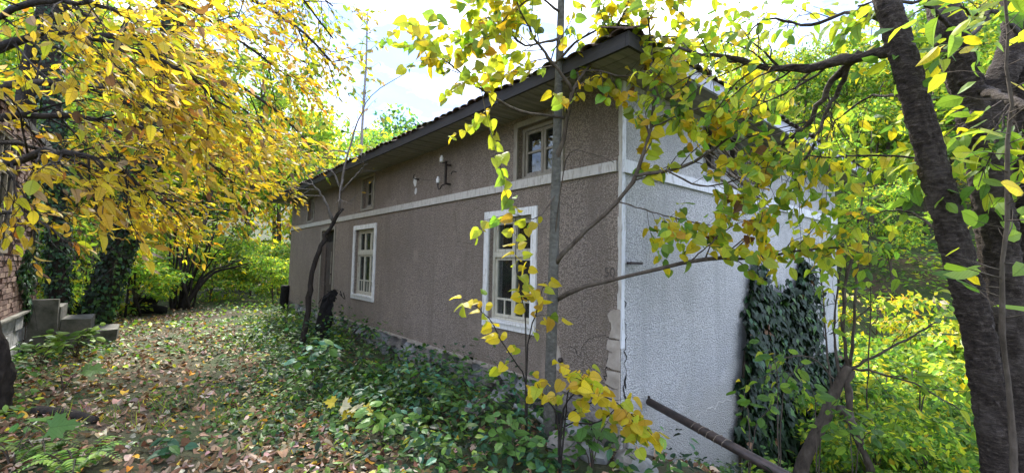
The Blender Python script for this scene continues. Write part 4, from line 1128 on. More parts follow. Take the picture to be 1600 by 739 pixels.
tb = P(1592, 800, 2.9); tb[2] = G(tb[0], tb[1]) - .05
ch2 = empty('cherry_tree', tb, 'thick straight dark cherry trunk behind the leaning one', 'tree')
t = Tree()
pB = smooth_path([tb, P(1584, 640, 2.9), P(1566, 440, 2.88), P(1548, 300, 2.86), P(1520, 170, 2.85), P(1488, 60, 2.85), P(1462, -30, 2.9), P(1430, -160, 3.0), P(1400, -330, 3.0)], 230)
t.limb(pB, .108, .066, 44, .085)
t.limb(px_path([(1530, 190, 2.85), (1560, 130, 2.8), (1580, 80, 2.8), (1588, 20, 2.8), (1560, -60, 2.9)], 90), .085, .05, 28, .05)
t.limb(px_path([(1600, 560, 2.95), (1597, 380, 2.9), (1602, 240, 2.8), (1600, 120, 2.8), (1588, 30, 2.8)], 90), .09, .07, 28, .05)
cb([(1535, 140, 2.75), (1575, 155, 2.5), (1620, 172, 2.3), (1700, 190, 2.2)], .028, .014)
cb([(1490, 45, 2.8), (1450, 10, 2.6), (1400, 0, 2.5), (1340, 10, 2.6)], .014, .005, CL1)
cb([(1545, 30, 2.8), (1510, 60, 2.5), (1480, 90, 2.4), (1450, 60, 2.3)], .012, .004, CL1)
cb([(1520, 170, 2.8), (1500, 210, 2.6), (1470, 240, 2.5), (1440, 260, 2.5)], .010, .004, CL1)
cb([(1590, 50, 2.7), (1560, 20, 2.2), (1530, 30, 2.0), (1500, 10, 1.9)], .012, .004, CL1)
t.wood(tb).build('trunk', M['bark_cherry'], ch2, True)
lf = twig_leaves(t.twigs, 0.05, (.075, .12), dict(lime=6, yg=4, green=4, yel=1), (-.1, 0, -.35), .8, .9, .5)
split_leaves(ch2, tb, lf, T_ELL2, 'ell2', M['leaf'], 300, [T_ELL2, T_OVAL, T_ELL3])

# slender shoot with large leaves in front of the trunks
shoot('slender_sapling', 'slender upright stem with large pale green leaves before the dark trunks', [[(1578, 640, 1.75), (1567, 520, 1.7), (1570, 380, 1.66), (1577, 220, 1.62), (1573, 80, 1.6), (1568, -60, 1.6)]],
      (1574, 820, 1.8), dict(lime=5, yg=4, yel=1.4, green=1), (.075, .12), .09, [dict(n=(34, 38), len=(.08, .30), ang=(50, 85), wig=.1, trop=(0, 0, .1), rr=.45, seg=4, keep=False)], [T_ELL2, T_OVAL, T_LIME2], 'big', 'bark_brown', bias=(0, 0, -.1), r0=.011)

# ================================================================== YELLOW TREE HANGING IN FROM THE LEFT
tb = P(-18, 655, 4.1); tb[2] = G(tb[0], tb[1]) - .05
ya = empty('hornbeam_tree', tb, 'big yellow-leaved tree whose dark branches hang across the path', 'tree')
t = Tree()
bp_ = smooth_path([tb, P(-14, 600, 4.1), P(-22, 540, 4.05), P(-60, 440, 4.0), P(-90, 300, 4.0), P(-80, 120, 4.0), P(-60, -80, 4.1), P(-40, -400, 4.3)], 40)
t.limb(bp_, .14, .11, 26, .16)
YLV = [dict(n=(15, 19), len=(.6, 1.5), ang=(25, 65), wig=.11, trop=(.25, .05, -.35), rr=.45, seg=7), dict(n=(8, 11), len=(.3, .8), ang=(30, 65), wig=.13, trop=(.2, 0, -.35), rr=.5, seg=5, keep=True)]
YL1 = [dict(n=(16, 20), len=(.35, .95), ang=(25, 65), wig=.12, trop=(.25, 0, -.35), rr=.45, seg=6, keep=True), dict(n=(4, 6), len=(.2, .5), ang=(25, 60), wig=.12, trop=(.2, 0, -.3), rr=.5, seg=4, keep=True)]
def yb(pts, r0, r1, lv=YLV, n=18, t0=.2):
    p = px_path(pts, n); t.limb(p, r0, r1, 7, .05); sprout(t, p, lv, 0, r0 * .55, t0); return p
yb([(-85, 260, 4.0), (0, 255, 3.6), (80, 235, 3.4), (160, 255, 3.3), (230, 300, 3.3)], .045, .010, YL1)
yb([(-80, 120, 4.0), (30, 60, 3.6), (140, 60, 3.6), (260, 100, 3.8), (360, 170, 4.2)], .04, .010)
yb([(-70, -20, 4.0), (60, -60, 4.2), (200, -40, 4.6), (340, 40, 5.2), (450, 120, 5.8)], .05, .010)
yb([(-85, 200, 4.0), (40, 180, 4.4), (170, 190, 4.8), (290, 230, 5.4), (370, 290, 6.0)], .045, .010)
yb([(-60, -120, 4.1), (80, -180, 4.8), (260, -150, 5.6), (420, -60, 6.6), (520, 60, 7.6)], .05, .012)
yb([(-80, 60, 4.0), (40, 10, 3.2), (130, 5, 2.9), (230, 40, 2.8)], .03, .008, YL1)
yb([(-85, 330, 4.0), (0, 330, 3.6), (60, 345, 3.4), (110, 380, 3.3)], .02, .006, [dict(n=(5, 7), len=(.25, .5), ang=(25, 60), wig=.12, trop=(.2, 0, -.4), rr=.5, seg=5, keep=True)])
yb([(-80, 150, 4.2), (80, 130, 5.4), (220, 170, 6.4), (340, 230, 7.2), (425, 290, 7.8)], .05, .010)
yb([(-85, 220, 4.2), (60, 230, 5.6), (180, 280, 6.4), (290, 330, 7.0)], .035, .010)
yb([(-60, -60, 4.2), (120, 20, 5.8), (260, 80, 6.8), (380, 170, 7.6), (440, 230, 7.8)], .04, .010)
bare = Tree()
for p_, r_, _s, _r in list(t.tubes[1:]):
    if r_[0] > .017 and len(p_) >= 18: sprout(bare, p_, [dict(n=(16, 22), len=(.5, 1.3), ang=(20, 60), wig=.15, trop=(.2, 0, -.3), rr=.3, seg=7), dict(n=(3, 5), len=(.25, .6), ang=(30, 65), wig=.16, trop=(.1, 0, -.2), rr=.6, seg=4)], 0, .014, .1)
t.tubes += bare.tubes
t.wood(tb).build('trunk', M['bark_dark'], ya, True)
YMIX = dict(yel=5, yel2=6, gold=2.6, yg=1.2, tan=1.6, orange=.4, lime=.4, brown=.5)
lf = twig_leaves(t.twigs, 0.05, (.05, .125), YMIX, (.8, .1, -.4), .5, .9, .38)
print('yellow leaves', len(lf[0]))
split_leaves(ya, tb, lf, T_ELL, 'ell', M['leaf'], 300, [T_ELL, T_ELL2, T_ELL3, T_ELL4])

# tree with thinner olive foliage, further along the path, crown against the sky
def canopy_tree(name, label, base_px, ctrl, limbs, r0, mix, size, spacing, lv, T, key, nobj, bark='bark_dark', group=None, bias=(.2, 0, -.3), cat_='tree', mat='leaf'):
    tt = Tree(); b = P(*base_px); b[2] = G(b[0], b[1]) - .05
    p = smooth_path([b] + [P(*q) for q in ctrl], 30); tt.limb(p, r0, r0 * .4, 12, .06)
    for li in limbs:
        q = px_path(li[0], 16); tt.limb(q, li[1], li[1] * .25, 6, .04); sprout(tt, q, lv, 0, li[1] * .6, .2)
    e = empty(name, b, label, cat_, group)
    tt.wood(b).build('trunk', M[bark], e, True)
    l_ = twig_leaves(tt.twigs, spacing, size, mix, bias, .7, .8, .5)
    if nobj: split_leaves(e, b, l_, T, key, M[mat], nobj)
    else: tag(link('foliage', leaf_mesh('foliage', T, *l_, M[mat], origin=b), e), kind='stuff')
    return e, p, tt
OLV = [dict(n=(13, 17), len=(.7, 1.7), ang=(25, 65), wig=.12, trop=(0, 0, -.2), rr=.45, seg=6), dict(n=(6, 9), len=(.4, .9), ang=(30, 65), wig=.14, trop=(0, 0, -.25), rr=.5, seg=4, keep=True)]
canopy_tree('elm_tree', 'tree with thin olive-green leaves leaning out against the sky above the path', (40, 500, 9.0), [(30, 300, 9.0), (60, 60, 8.8), (140, -150, 8.6), (200, -400, 8.5)],
            [([(80, -20, 8.8), (220, -60, 8.6), (350, -20, 8.4), (460, 40, 8.2), (530, 110, 8.1)], .07), ([(150, -180, 8.6), (300, -150, 8.8), (430, -60, 9.0), (520, 10, 9.2)], .06), ([(60, 60, 8.8), (200, 60, 9.0), (330, 110, 9.2), (440, 180, 9.4), (500, 250, 9.6)], .07), ([(100, -60, 8.8), (260, 0, 9.4), (400, 60, 10), (480, 100, 10.4)], .06)],
            .22, dict(olive=3, yg=3, yel=1.5, green=2, lime=2, gold=.5), (.11, .18), .12, OLV, T_OVAL, 'oval', 0, mat='leaf_far')

# ================================================================== IVY-CLAD TRUNKS ON THE LEFT
def ivy_on_path(path, rad, dens, size, spread=1.12, mix=dict(dark=6, mid=2, blue=2)):
    seg = np.linalg.norm(np.diff(path, axis=0), axis=1); Ln = seg.sum(); area = 2 * math.pi * rad * Ln; n = int(area * dens)
    t_ = RNG.uniform(0, 1, n); x = t_ * (len(path) - 1); i = np.minimum(x.astype(int), len(path) - 2); f = (x - i)[:, None]
    c = path[i] * (1 - f) + path[i + 1] * f; a = RNG.uniform(0, 2 * math.pi, n)
    rd = np.c_[np.cos(a), np.sin(a), 0.15 * RNG.normal(size=n)]
    O = c + rd * rad * RNG.uniform(.95, spread, (n, 1)); A = np.c_[RNG.normal(0, .5, (n, 2)), -np.ones(n)] + rd * .3; Nn = rd + RNG.normal(0, .35, (n, 3)) + UP * .3
    return [O, A, Nn, RNG.uniform(*size, n), pick(mix, n)]
def ivy_tree(name, label, pts, r0, r1, limbs=()):
    b = P(*pts[0]); b[2] = G(b[0], b[1]) - .05
    p = smooth_path([b] + [P(*q) for q in pts[1:]], 26); t_ = Tree(); t_.limb(p, r0, r1, 14, .12)
    for li, lr in limbs: q = px_path(li, 14); t_.limb(q, lr, lr * .3, 6, .05)
    e = empty(name, b, label, 'tree'); t_.wood(b).build('trunk', M['bark_dark'], e, True)
    l_ = ivy_on_path(p, (r0 + r1) / 2 * 1.05, 420, (.05, .09), 1.35)
    tag(link('ivy', leaf_mesh('ivy', T_IVY, *l_, M['leaf_ivy'], origin=b), e), kind='stuff')
ivy_tree('ivy_clad_tree', 'thick leaning trunk wrapped in dark ivy beside the path', [(138, 524, 8.6), (158, 470, 8.6), (186, 390, 8.6), (216, 305, 8.6), (240, 220, 8.6), (265, 80, 8.8), (290, -150, 9)], .24, .17, [([(210, 320, 8.6), (260, 312, 8.2), (330, 325, 8.0), (380, 335, 7.9)], .04), ([(230, 230, 8.6), (170, 200, 8.2), (110, 190, 8)], .05)])
ivy_tree('ivy_clad_tree', 'upright dark ivy column against the corner of the brick house', [(94, 500, 8.3), (92, 420, 8.3), (90, 330, 8.3), (86, 240, 8.3), (80, 120, 8.4), (75, -80, 8.6)], .15, .13)

# dark thin stems and bare brush between the trunks
for k in range(9):
    x0 = 118 + k * 12 + random.uniform(-6, 6); dpt = 10.5 + random.uniform(-.8, 2)
    b = P(x0 + 10, 492, dpt); b[2] = G(b[0], b[1]) - .03
    tt = Tree(); lean = random.uniform(-60, 70)
    p = smooth_path([b, P(x0 + lean * .3, 420, dpt), P(x0 + lean * .7, 330, dpt), P(x0 + lean * 1.1, 220, dpt)], 12); tt.limb(p, .03, .012, 6)
    sprout(tt, p, [dict(n=3, len=(.5, 1.1), ang=(20, 50), wig=.1, trop=(0, 0, .2), rr=.5, seg=5)], 0, .02)
    e = empty('bare_sapling', b, 'thin dark bare stem between the ivy-clad trunks', 'sapling', 'bare stems between the ivy-clad trunks')
    tt.wood(b).build('stem', M['bark_dark'], e, True)

# multi-stemmed hazel at the end of the path
b = P(285, 478, 12.5); b[2] = G(b[0], b[1]) - .03
hz = empty('hazel_bush', b, 'many-stemmed dark hazel fanning out at the end of the path', 'bush')
t = Tree()
tips = [(268, 300), (276, 330), (284, 290), (296, 310), (310, 270), (328, 330), (345, 345), (372, 352), (385, 402), (400, 408), (300, 350), (318, 300), (355, 300), (268, 350)]
for k, (tx, ty) in enumerate(tips):
    sx = 268 + k * 2.4; mx_ = sx * .62 + tx * .38
    b0 = b + np.array([(sx - 285) * .018, random.uniform(-.12, .12), 0])
    p = smooth_path([b0, P(mx_ - 3, 430, 12.5 + random.uniform(-.3, .3)), P(mx_ * .45 + tx * .55, 0.4 * 430 + .6 * ty, 12.5 + random.uniform(-.5, .5)), P(tx, ty, 12.4 + random.uniform(-1, 1))], 14)
    t.limb(p, random.uniform(.03, .065), .01, 6, .04); sprout(t, p, [dict(n=(3, 5), len=(.4, 1.2), ang=(25, 60), wig=.12, trop=(0, 0, .1), rr=.4, seg=5), dict(n=(2, 4), len=(.3, .6), ang=(30, 60), wig=.12, trop=(0, 0, 0), rr=.5, seg=3, keep=True)], 0, .03, .5)
t.wood(b).build('stems', M['bark_dark'], hz, True)
lf = twig_leaves(t.twigs, .2, (.10, .16), dict(yg=4, lime=4, yel=2), (0, 0, -.2), .8, 1.2, .3)
tag(link('foliage', leaf_mesh('foliage', T_OVAL, *lf, M['leaf_far'], origin=b), hz), kind='stuff')

# dark rotting logs
for k, (x0, x1, y0, dp, rr) in enumerate(((196, 246, 468, 11.4, .14), (205, 262, 473, 11.2, .12), (210, 247, 458, 11.5, .12))):
    a = P(x0, y0 - 4, dp); c = P(x1, y0 + 3, dp + .4); gz_ = float(G(a[0], a[1])) + (rr if k < 2 else .32)
    a[2] = gz_; c[2] = gz_ - .03
    mb = MB(); mb.tube(smooth_path([a - a, (c - a) * .5 + (0, 0, .03), c - a], 9), rr * np.array([.7, .95, 1, 1, .95, 1, .9, .9, .6]), 12, .12)
    o = mb.build('rotting_log', M['charred'], None, True, loc=a); tag(o, ['long dark rotting log lying left of the hazel stems', 'lower dark rotting log with a broken end, beside the hazel stems', 'short dark log on top of the rotting logs'][k], 'log')

# ================================================================== ELDER BY THE DOOR, CHARRED STUMPS
b = P(474, 512, 7.2); b[2] = G(b[0], b[1]) - .03
el = empty('elder_tree', b, 'leaning dark stem with pale bare twigs in front of the door', 'tree')
t = Tree()
p = smooth_path([b, P(482, 470, 7.2), P(488, 430, 7.2), P(500, 390, 7.25), P(515, 355, 7.3), P(536, 326, 7.3)], 20); t.limb(p, .046, .026, 12, .16)
t.wood(b).build('trunk', M['bark_dark'], el, True)
t = Tree()
BT = [dict(n=(4, 7), len=(.25, .7), ang=(25, 70), wig=.16, trop=(0, 0, -.25), rr=.5, seg=6), dict(n=(2, 4), len=(.12, .35), ang=(30, 60), wig=.15, trop=(0, 0, 0), rr=.6, seg=4)]
for pts, r0 in (([(530, 330, 7.3), (533, 290, 7.3), (545, 240, 7.3), (560, 190, 7.4), (580, 150, 7.4), (628, 118, 7.5)], .022), ([(520, 345, 7.3), (505, 310, 7.2), (490, 290, 7.1), (470, 285, 7.0)], .028), ([(534, 300, 7.3), (520, 270, 7.2), (500, 265, 7.1), (480, 275, 7.0)], .02), ([(545, 240, 7.3), (520, 235, 7.2), (500, 250, 7.1)], .016), ([(533, 300, 7.3), (560, 270, 7.1), (575, 255, 7.0)], .016), ([(536, 280, 7.3), (530, 310, 7.0), (550, 318, 6.9)], .012)):
    q = px_path(pts, 16); t.limb(q, r0, r0 * .25, 6, .05); sprout(t, q, BT, 0, r0 * .55, .3)
t.wood(b).build('twigs', M['bark_twig'], el, True)
lf = twig_leaves([w for w in t.twigs if RNG.uniform() < .16], .10, (.07, .11), dict(yel=4, gold=3, tan=2), (.1, 0, -.7), .6, .5, .6)
split_leaves(el, b, lf, T_ELL, 'ell', M['leaf'], 60)
b = P(505, 500, 7.6); b[2] = G(b[0], b[1]) - .03
mb = MB(); p = smooth_path([b, P(510, 480, 7.6), P(518, 462, 7.65), P(526, 455, 7.7)], 14) - b
mb.tube(p, np.linspace(.12, .035, 14), 14, .35)
for k in range(40):
    i = random.randrange(3, 13); q = p[i] + RNG.normal(0, .05, 3); mb.bar(q, q + RNG.normal(0, .05, 3) + np.array([0, 0, -.03]), .012, .008)
o = mb.build('charred_stump', M['charred'], None, False, loc=b); tag(o, 'ragged black stump leaning on the wall beside the door', 'stump')
b = P(443, 486, 12.6); b[2] = G(b[0], b[1]) - .05
mb = MB(); mb.tube(smooth_path([b, P(444, 470, 12.6), P(446, 446, 12.6)], 8) - b, .11, 10, .12); o = mb.build('short_post', M['charred'], None, True, loc=b); tag(o, 'short dark stump standing just past the far end of the house', 'stump')
# bits of board and stone leaning at the plinth
for k in range(4):
    a = h2w(-.25 - .05 * k, 6.6 - .35 * k, 0); a[2] = G(a[0], a[1]) - .02; c = h2w(-.04, 6.5 - .35 * k, .36)
    mb = MB(); mb.bar((0, 0, 0), c - a, .05, .03); o = mb.build('leaning_board', M['wood_dark'], None, loc=a); tag(o, 'short dark board leaning on the plinth between door and far window', 'board', 'boards leaning on the plinth')

# tall slim ash with drooping leaflets
b = P(566, 470, 12.8); b[2] = G(b[0], b[1]) - .05
t = Tree(); p = smooth_path([b, P(562, 330, 12.8), P(566, 200, 12.8), P(572, 100, 12.8), P(574, 20, 12.8)], 24); t.limb(p, .06, .02, 8)
sprout(t, p, [dict(n=16, len=(.5, 1.3), ang=(30, 60), wig=.1, trop=(0, 0, -.7), rr=.4, seg=6, keep=True)], 0, .03, .45)
ah = empty('ash_tree', b, 'tall slim tree with drooping leaflets rising behind the roof edge', 'tree')
t.wood(b).build('trunk', M['bark_pale'], ah, True)
lf = twig_leaves(t.twigs, .14, (.14, .22), dict(olive=4, tan=2, pink=1, yg=2), (0, 0, -1.2), .5, .4, .6)
split_leaves(ah, b, lf, T_OVAL, 'oval', M['leaf_far'], 150)

# ================================================================== BACKGROUND TREES
def crown_mesh(name, n_cl, n_leaf, rx, rz_, z0, mix, size, T=T_DIA, layered=0.5):
    C_ = []
    while len(C_) < n_cl:
        q = RNG.uniform(-1, 1, 3)
        if 0.25 < np.linalg.norm(q) < 1: C_.append(q)
    C_ = np.array(C_) * (rx, rx, rz_) + (0, 0, z0)
    O, A, Nn, S, Ci = [], [], [], [], []
    for c in C_:
        k = int(n_leaf * RNG.uniform(.5, 1.5)); r_ = rx * RNG.uniform(.22, .42)
        q = norm(RNG.normal(0, 1, (k, 3))) * (RNG.uniform(0, 1, (k, 1)) ** .45) * r_ * (1, 1, layered) + c
        O.append(q); A.append(RNG.normal(0, .7, (k, 3)) + norm(q - c) * .6 - UP * .4); Nn.append(UP * 1.0 + RNG.normal(0, .55, (k, 3)))
        S.append(RNG.uniform(*size, k)); Ci.append(pick(mix, k))
    return leaf_mesh(name, T, np.concatenate(O), np.concatenate(A), np.concatenate(Nn), np.concatenate(S), np.concatenate(Ci), M['leaf_far'], .22), C_


def tree_proto(h, rx, rz_, z0, mix, size, n_cl=34, n_leaf=110, r0=.13, bark='bark_brown', layered=.5):
    cm, cl = crown_mesh('crown', n_cl, n_leaf, rx, rz_, z0, mix, size, layered=layered)
    t_ = Tree(); tr = wander((0, 0, -.3), (RNG.normal(0, .05), RNG.normal(0, .05), 1), h, 9, .04); t_.limb(tr, r0, r0 * .2, 8, .05)
    for c in cl[RNG.permutation(len(cl))[:16]]:
        zt = max(h * .15, min(c[2] - .8, h * .85)); i = np.argmin(abs(tr[:, 2] - zt))
        t_.limb(smooth_path([tr[i], (tr[i] + c) / 2 + (0, 0, .25), c], 7), r0 * .28, r0 * .06, 5)
    return cm, t_.wood(np.zeros(3)).mesh('trunk', M[bark], True)


LIMEY = dict(yg=2.5, lime=6, yel=.6, green=4.5, mid=1)
YELLO = dict(yel=3, yel2=.7, gold=.8, yg=5, lime=4, cream=1, green=1)
GREEN = dict(green=4, lime=4, mid=2, yg=2)
TEAL = dict(teal=4, green=3, lime=2)
PROTO = {
    'limey': [tree_proto(7.5, 2.6, 2.9, 5.0, LIMEY, (.16, .30)), tree_proto(8.5, 2.8, 3.2, 5.6, LIMEY, (.16, .30))],
    'yello': [tree_proto(8.0, 2.6, 3.0, 5.3, YELLO, (.16, .30)), tree_proto(9.0, 2.5, 3.5, 6.0, YELLO, (.15, .28))],
    'green': [tree_proto(8.0, 2.9, 3.0, 5.2, GREEN, (.16, .30)), tree_proto(7.0, 2.7, 2.7, 4.6, GREEN, (.16, .30))],
    'teal': [tree_proto(8.0, 2.4, 2.4, 5.8, TEAL, (.14, .24))],
}
BUSH = {
    'limey': [tree_proto(2.6, 1.7, 1.25, 1.45, LIMEY, (.10, .19), 30, 110, .05, layered=.35), tree_proto(3.2, 1.9, 1.5, 1.75, LIMEY, (.10, .19), 32, 110, .05, layered=.35)],
    'yello': [tree_proto(2.8, 1.7, 1.3, 1.55, YELLO, (.10, .19), 30, 110, .05, layered=.35)],
    'green': [tree_proto(2.6, 1.8, 1.25, 1.4, GREEN, (.10, .19), 32, 110, .05, layered=.35)],
}


def put_tree(kind, x, y, s, bush=False, label=None, group=None, name=None):
    pr = (BUSH if bush else PROTO)[kind]; cm, wm = pr[RNG.integers(len(pr))]
    z = float(G(x, y)); e = empty(name or ('bush' if bush else 'woodland_tree'), (x, y, z), label, 'bush' if bush else 'tree', group, RNG.uniform(0, 6.28)); e.scale = (s, s, s * RNG.uniform(.9, 1.15))
    link('trunk', wm, e); link('crown', cm, e)
    return e


LAB = {'limey': 'lime-green broadleaf tree', 'yello': 'bright yellow autumn tree', 'green': 'fresh green broadleaf tree', 'teal': 'blue-green feathery tree'}
def at(px, dep):
    d = ray(px, 415); k = dep / math.hypot(d[0], d[1]); return d[0] * k, d[1] * k
# behind the left end of the path and left of the house
for px, dep, kind, s in ((-60, 16, 'limey', .9), (60, 19, 'limey', 1.0), (150, 17, 'yello', .9), (210, 23, 'limey', 1.0), (300, 21, 'limey', .85), (380, 24, 'limey', .95), (440, 27, 'yello', .9), (120, 26, 'green', 1.1), (250, 31, 'yello', 1.1), (340, 33, 'limey', 1.1), (430, 38, 'green', 1.1), (20, 30, 'limey', 1.2), (-100, 26, 'yello', 1.2)):
    put_tree(kind, *at(px, dep), s * (1.35 if dep > 20 else 1), label=LAB[kind] + (' standing close past the end of the path' if dep < 22 else ' in the deep wood past the end of the path'), group='trees past the path, ' + kind + (' near' if dep < 22 else ' deep'))
# rising behind the roof
for px, dep, kind, s in ((505, 30, 'limey', 1.0), (560, 34, 'yello', 1.0), (610, 30, 'limey', .95), (655, 26, 'teal', 1.05), (700, 31, 'yello', 1.05), (745, 36, 'yello', 1.0), (790, 30, 'yello', .8), (590, 42, 'limey', 1.0), (680, 44, 'yello', 1.0), (850, 34, 'yello', .8), (920, 36, 'limey', .8)):
    put_tree(kind, *at(px, dep), s * 1.42, label=LAB[kind] + ' showing above the long roof', group='trees above the roof, ' + kind)
# hillside on the right
hs = []
for dep, n_ in ((21, 4), (26, 7), (32, 10), (40, 12), (50, 13)):
    for k in range(n_):
        px = 1010 + (k + RNG.uniform(.1, .9)) / n_ * 720
        kind = ['limey', 'yello', 'green', 'limey', 'green'][RNG.integers(5)] if dep < 40 else ['yello', 'yello', 'limey'][RNG.integers(3)]
        put_tree(kind, *at(px, dep + RNG.uniform(-2, 2)), RNG.uniform(.5, .75) if dep < 24 else RNG.uniform(.8, 1.15), label=LAB[kind] + (' low on the hillside beyond the end wall' if dep < 28 else ' halfway up the hillside beyond the end wall' if dep < 45 else ' up near the skyline of the hillside'), group='hillside trees, ' + kind + (' low' if dep < 28 else ' halfway' if dep < 45 else ' skyline'))
# unseen wood behind the viewer, added to darken sky reflections in the panes
for k in range(12):
    a = R(115 + k * 12 + RNG.uniform(-4, 4)); rr2 = RNG.uniform(20, 28)
    put_tree(['limey', 'green', 'yello'][k % 3], rr2 * math.sin(a), rr2 * math.cos(a), RNG.uniform(.8, 1.0), label=LAB[['limey', 'green', 'yello'][k % 3]] + ' in the unseen wood behind the viewer, added to darken window reflections', group='added trees behind the viewer, ' + ['limey', 'green', 'yello'][k % 3])
# understorey bushes
BL = {'limey': 'lime-green leafy bush', 'yello': 'yellow leafy bush', 'green': 'green leafy bush'}
for px, dep, kind, s in ((215, 15, 'limey', .7), (330, 17, 'limey', .8), (395, 18.5, 'limey', .8), (430, 16, 'limey', .55), (130, 14.5, 'yello', .7), (360, 22, 'yello', .9), (60, 13.5, 'limey', .9), (250, 19, 'yello', .9), (300, 24, 'limey', 1.2), (425, 22, 'limey', 1.0), (180, 20, 'limey', 1.0)):
    put_tree(kind, *at(px, dep), s, True, BL[kind] + (' just past the end of the leaf-strewn path' if dep < 18 else ' deep in the wood past the end of the path'), 'bushes past the path, ' + kind + (' near' if dep < 18 else ' deep'))
for px, dep, kind, s in ((1340, 8.5, 'limey', .8), (1400, 7.2, 'limey', .62), (1460, 9.2, 'green', .8), (1540, 8, 'limey', .75), (1620, 7, 'green', .7), (1370, 11, 'green', 1.0), (1430, 13, 'yello', .9), (1500, 12.5, 'limey', 1.0), (1570, 14, 'yello', .9), (1340, 14.5, 'limey', 1.0), (1650, 11, 'limey', 1.0), (1410, 16, 'green', 1.2), (1480, 17, 'yello', 1.2), (1550, 18, 'limey', 1.2), (1360, 18.5, 'yello', 1.1), (1440, 5.6, 'limey', .45), (1360, 5.8, 'green', .42)):
    put_tree(kind, *at(px, dep), s, True, BL[kind] + (' on the slope just below the end wall' if dep < 9 else ' in the hollow behind the dark cherry trunks' if dep < 13.5 else ' at the foot of the wooded hillside'), 'slope bushes, ' + kind + (' near' if dep < 9 else ' hollow' if dep < 13.5 else ' far'))

# ================================================================== CROOKED ELDER AND SHOOTS BELOW THE END WALL
b = P(1250, 745, 4.0); b[2] = min(b[2], float(G(b[0], b[1])) + .1)
e2 = empty('crooked_elder', b, 'crooked forked dark stem with upright shoots beside the ivy wall', 'bush')
t = Tree()
t.limb(smooth_path([b + np.array([0, 0, -.3]), P(1252, 735, 4.0), P(1285, 660, 4.0), P(1310, 600, 4.0), P(1325, 572, 4.0)], 18), .065, .035, 12, .12)
t.limb(px_path([(1305, 640, 4.0), (1325, 650, 3.9), (1345, 690, 3.85), (1362, 745, 3.8)], 14), .04, .025, 10, .1)
t.limb(px_path([(1330, 578, 4.0), (1325, 610, 3.95), (1332, 660, 3.9), (1348, 705, 3.85), (1358, 745, 3.8)], 14), .03, .02, 10, .1)
shoots = [([(1325, 572, 4), (1318, 500, 4), (1322, 430, 4), (1340, 360, 4), (1352, 280, 4)], .018), ([(1312, 590, 4), (1303, 520, 4.1), (1310, 440, 4.1), (1318, 380, 4.1)], .013), ([(1328, 576, 4), (1335, 480, 3.9), (1342, 400, 3.9), (1348, 330, 3.9)], .016), ([(1300, 610, 4), (1290, 520, 4.1), (1284, 440, 4.1), (1280, 380, 4.1)], .010), ([(1325, 575, 4), (1370, 582, 3.8), (1430, 600, 3.6), (1500, 640, 3.5)], .012), ([(1330, 575, 4), (1390, 545, 3.9), (1450, 510, 3.8), (1480, 495, 3.8)], .012), ([(1355, 640, 3.9), (1360, 480, 3.9), (1357, 330, 3.9), (1362, 200, 3.9)], .006), ([(1310, 600, 4), (1270, 560, 4), (1225, 560, 4), (1195, 590, 3.9)], .008)]
for pts, r0 in shoots:
    q = px_path(pts, 18); t.limb(q, r0, r0 * .4, 6, .04)
    sprout(t, q, [dict(n=(4, 7), len=(.2, .6), ang=(30, 75), wig=.13, trop=(0, 0, -.1), rr=.4, seg=5, keep=True), dict(n=(1, 3), len=(.12, .3), ang=(30, 60), wig=.12, trop=(0, 0, -.1), rr=.5, seg=3, keep=True)], 0, r0, .2)
t.wood(b).build('stems', M['bark_brown'], e2, True)
lf = twig_leaves(t.twigs, .07, (.065, .11), dict(lime=5, green=4, yg=2, yel=.6, mid=1), (0, -.1, -.4), .8, .9, .5)
split_leaves(e2, b, lf, T_ELL2, 'ell2', M['leaf'], 300)

# leafy sprays hanging in front of the end wall (part of the undergrowth below)
for k in range(4):
    px0, py0, dp = ((1215, 640, 3.6), (1170, 700, 3.4), (1275, 690, 3.6), (1330, 735, 3.4))[k]
    shoot('elder_seedling', 'leafy green elder seedling in front of the ivy on the end wall', [[(px0, py0 - 40, dp), (px0 - 8, py0 - 90, dp)], [(px0 + 10, py0 - 30, dp), (px0 + 40, py0 - 70, dp - .1)]], (px0, py0 + 70, dp), dict(green=5, lime=3, mid=2), (.07, .12), .06, SL, [T_ELL2], 'ell2', 'bark_brown', 'elder seedlings by the ivy', 'seedling', .006, 60)

# ================================================================== IVY ON THE END WALL
n = 9500
lx = RNG.uniform(1.9, 6.2, n * 2); lz = RNG.uniform(-3.0, 1.75, n * 2)
top = 0.55 + 0.9 * sstep(1.95, 3.0, lx) + 0.25 * np.sin(lx * 3.1) + 0.15 * np.sin(lx * 7.3 + 1)
left = 2.16 + 0.10 * np.sin(lz * 4.2) + 0.07 * np.sin(lz * 11 + 2) - 0.18 * sstep(.75, 1.25, lz) + .2 * sstep(.2, -.8, lz)
k = (lz < top + RNG.normal(0, .07, n * 2)) & (lx > left + RNG.normal(0, .035, n * 2)) & ((lx < 4.6 + RNG.normal(0, .35, n * 2)) | (lz < .2))
lx, lz = lx[k], lz[k]; n = len(lx)
O = CC + lx[:, None] * d2 + lz[:, None] * UP - d1 * (0.02 + 0.10 * RNG.uniform(0, 1, (n, 1)) ** 1.5 + .06 * np.sin(lx * 2.7 + lz * 3)[:, None].clip(0))
A = np.c_[RNG.normal(0, .5, (n, 2)), -np.ones(n)] - d1 * .35; Nn = -d1 + RNG.normal(0, .3, (n, 3)) + UP * .45
ib = CC + 3.2 * d2 - .1 * d1; ib = ib + UP * (float(G(ib[0], ib[1])) - 0)
iv = empty('wall_ivy', ib, 'dark glossy ivy covering the lower end wall', 'ivy')
split_leaves(iv, ib, [O, A, Nn, RNG.uniform(.065, .125, n), pick(dict(dark=9, blue=.6, mid=1.4, brown=.15), n)], T_IVY, 'ivy', M['leaf_ivy'], 300)
mb = MB()
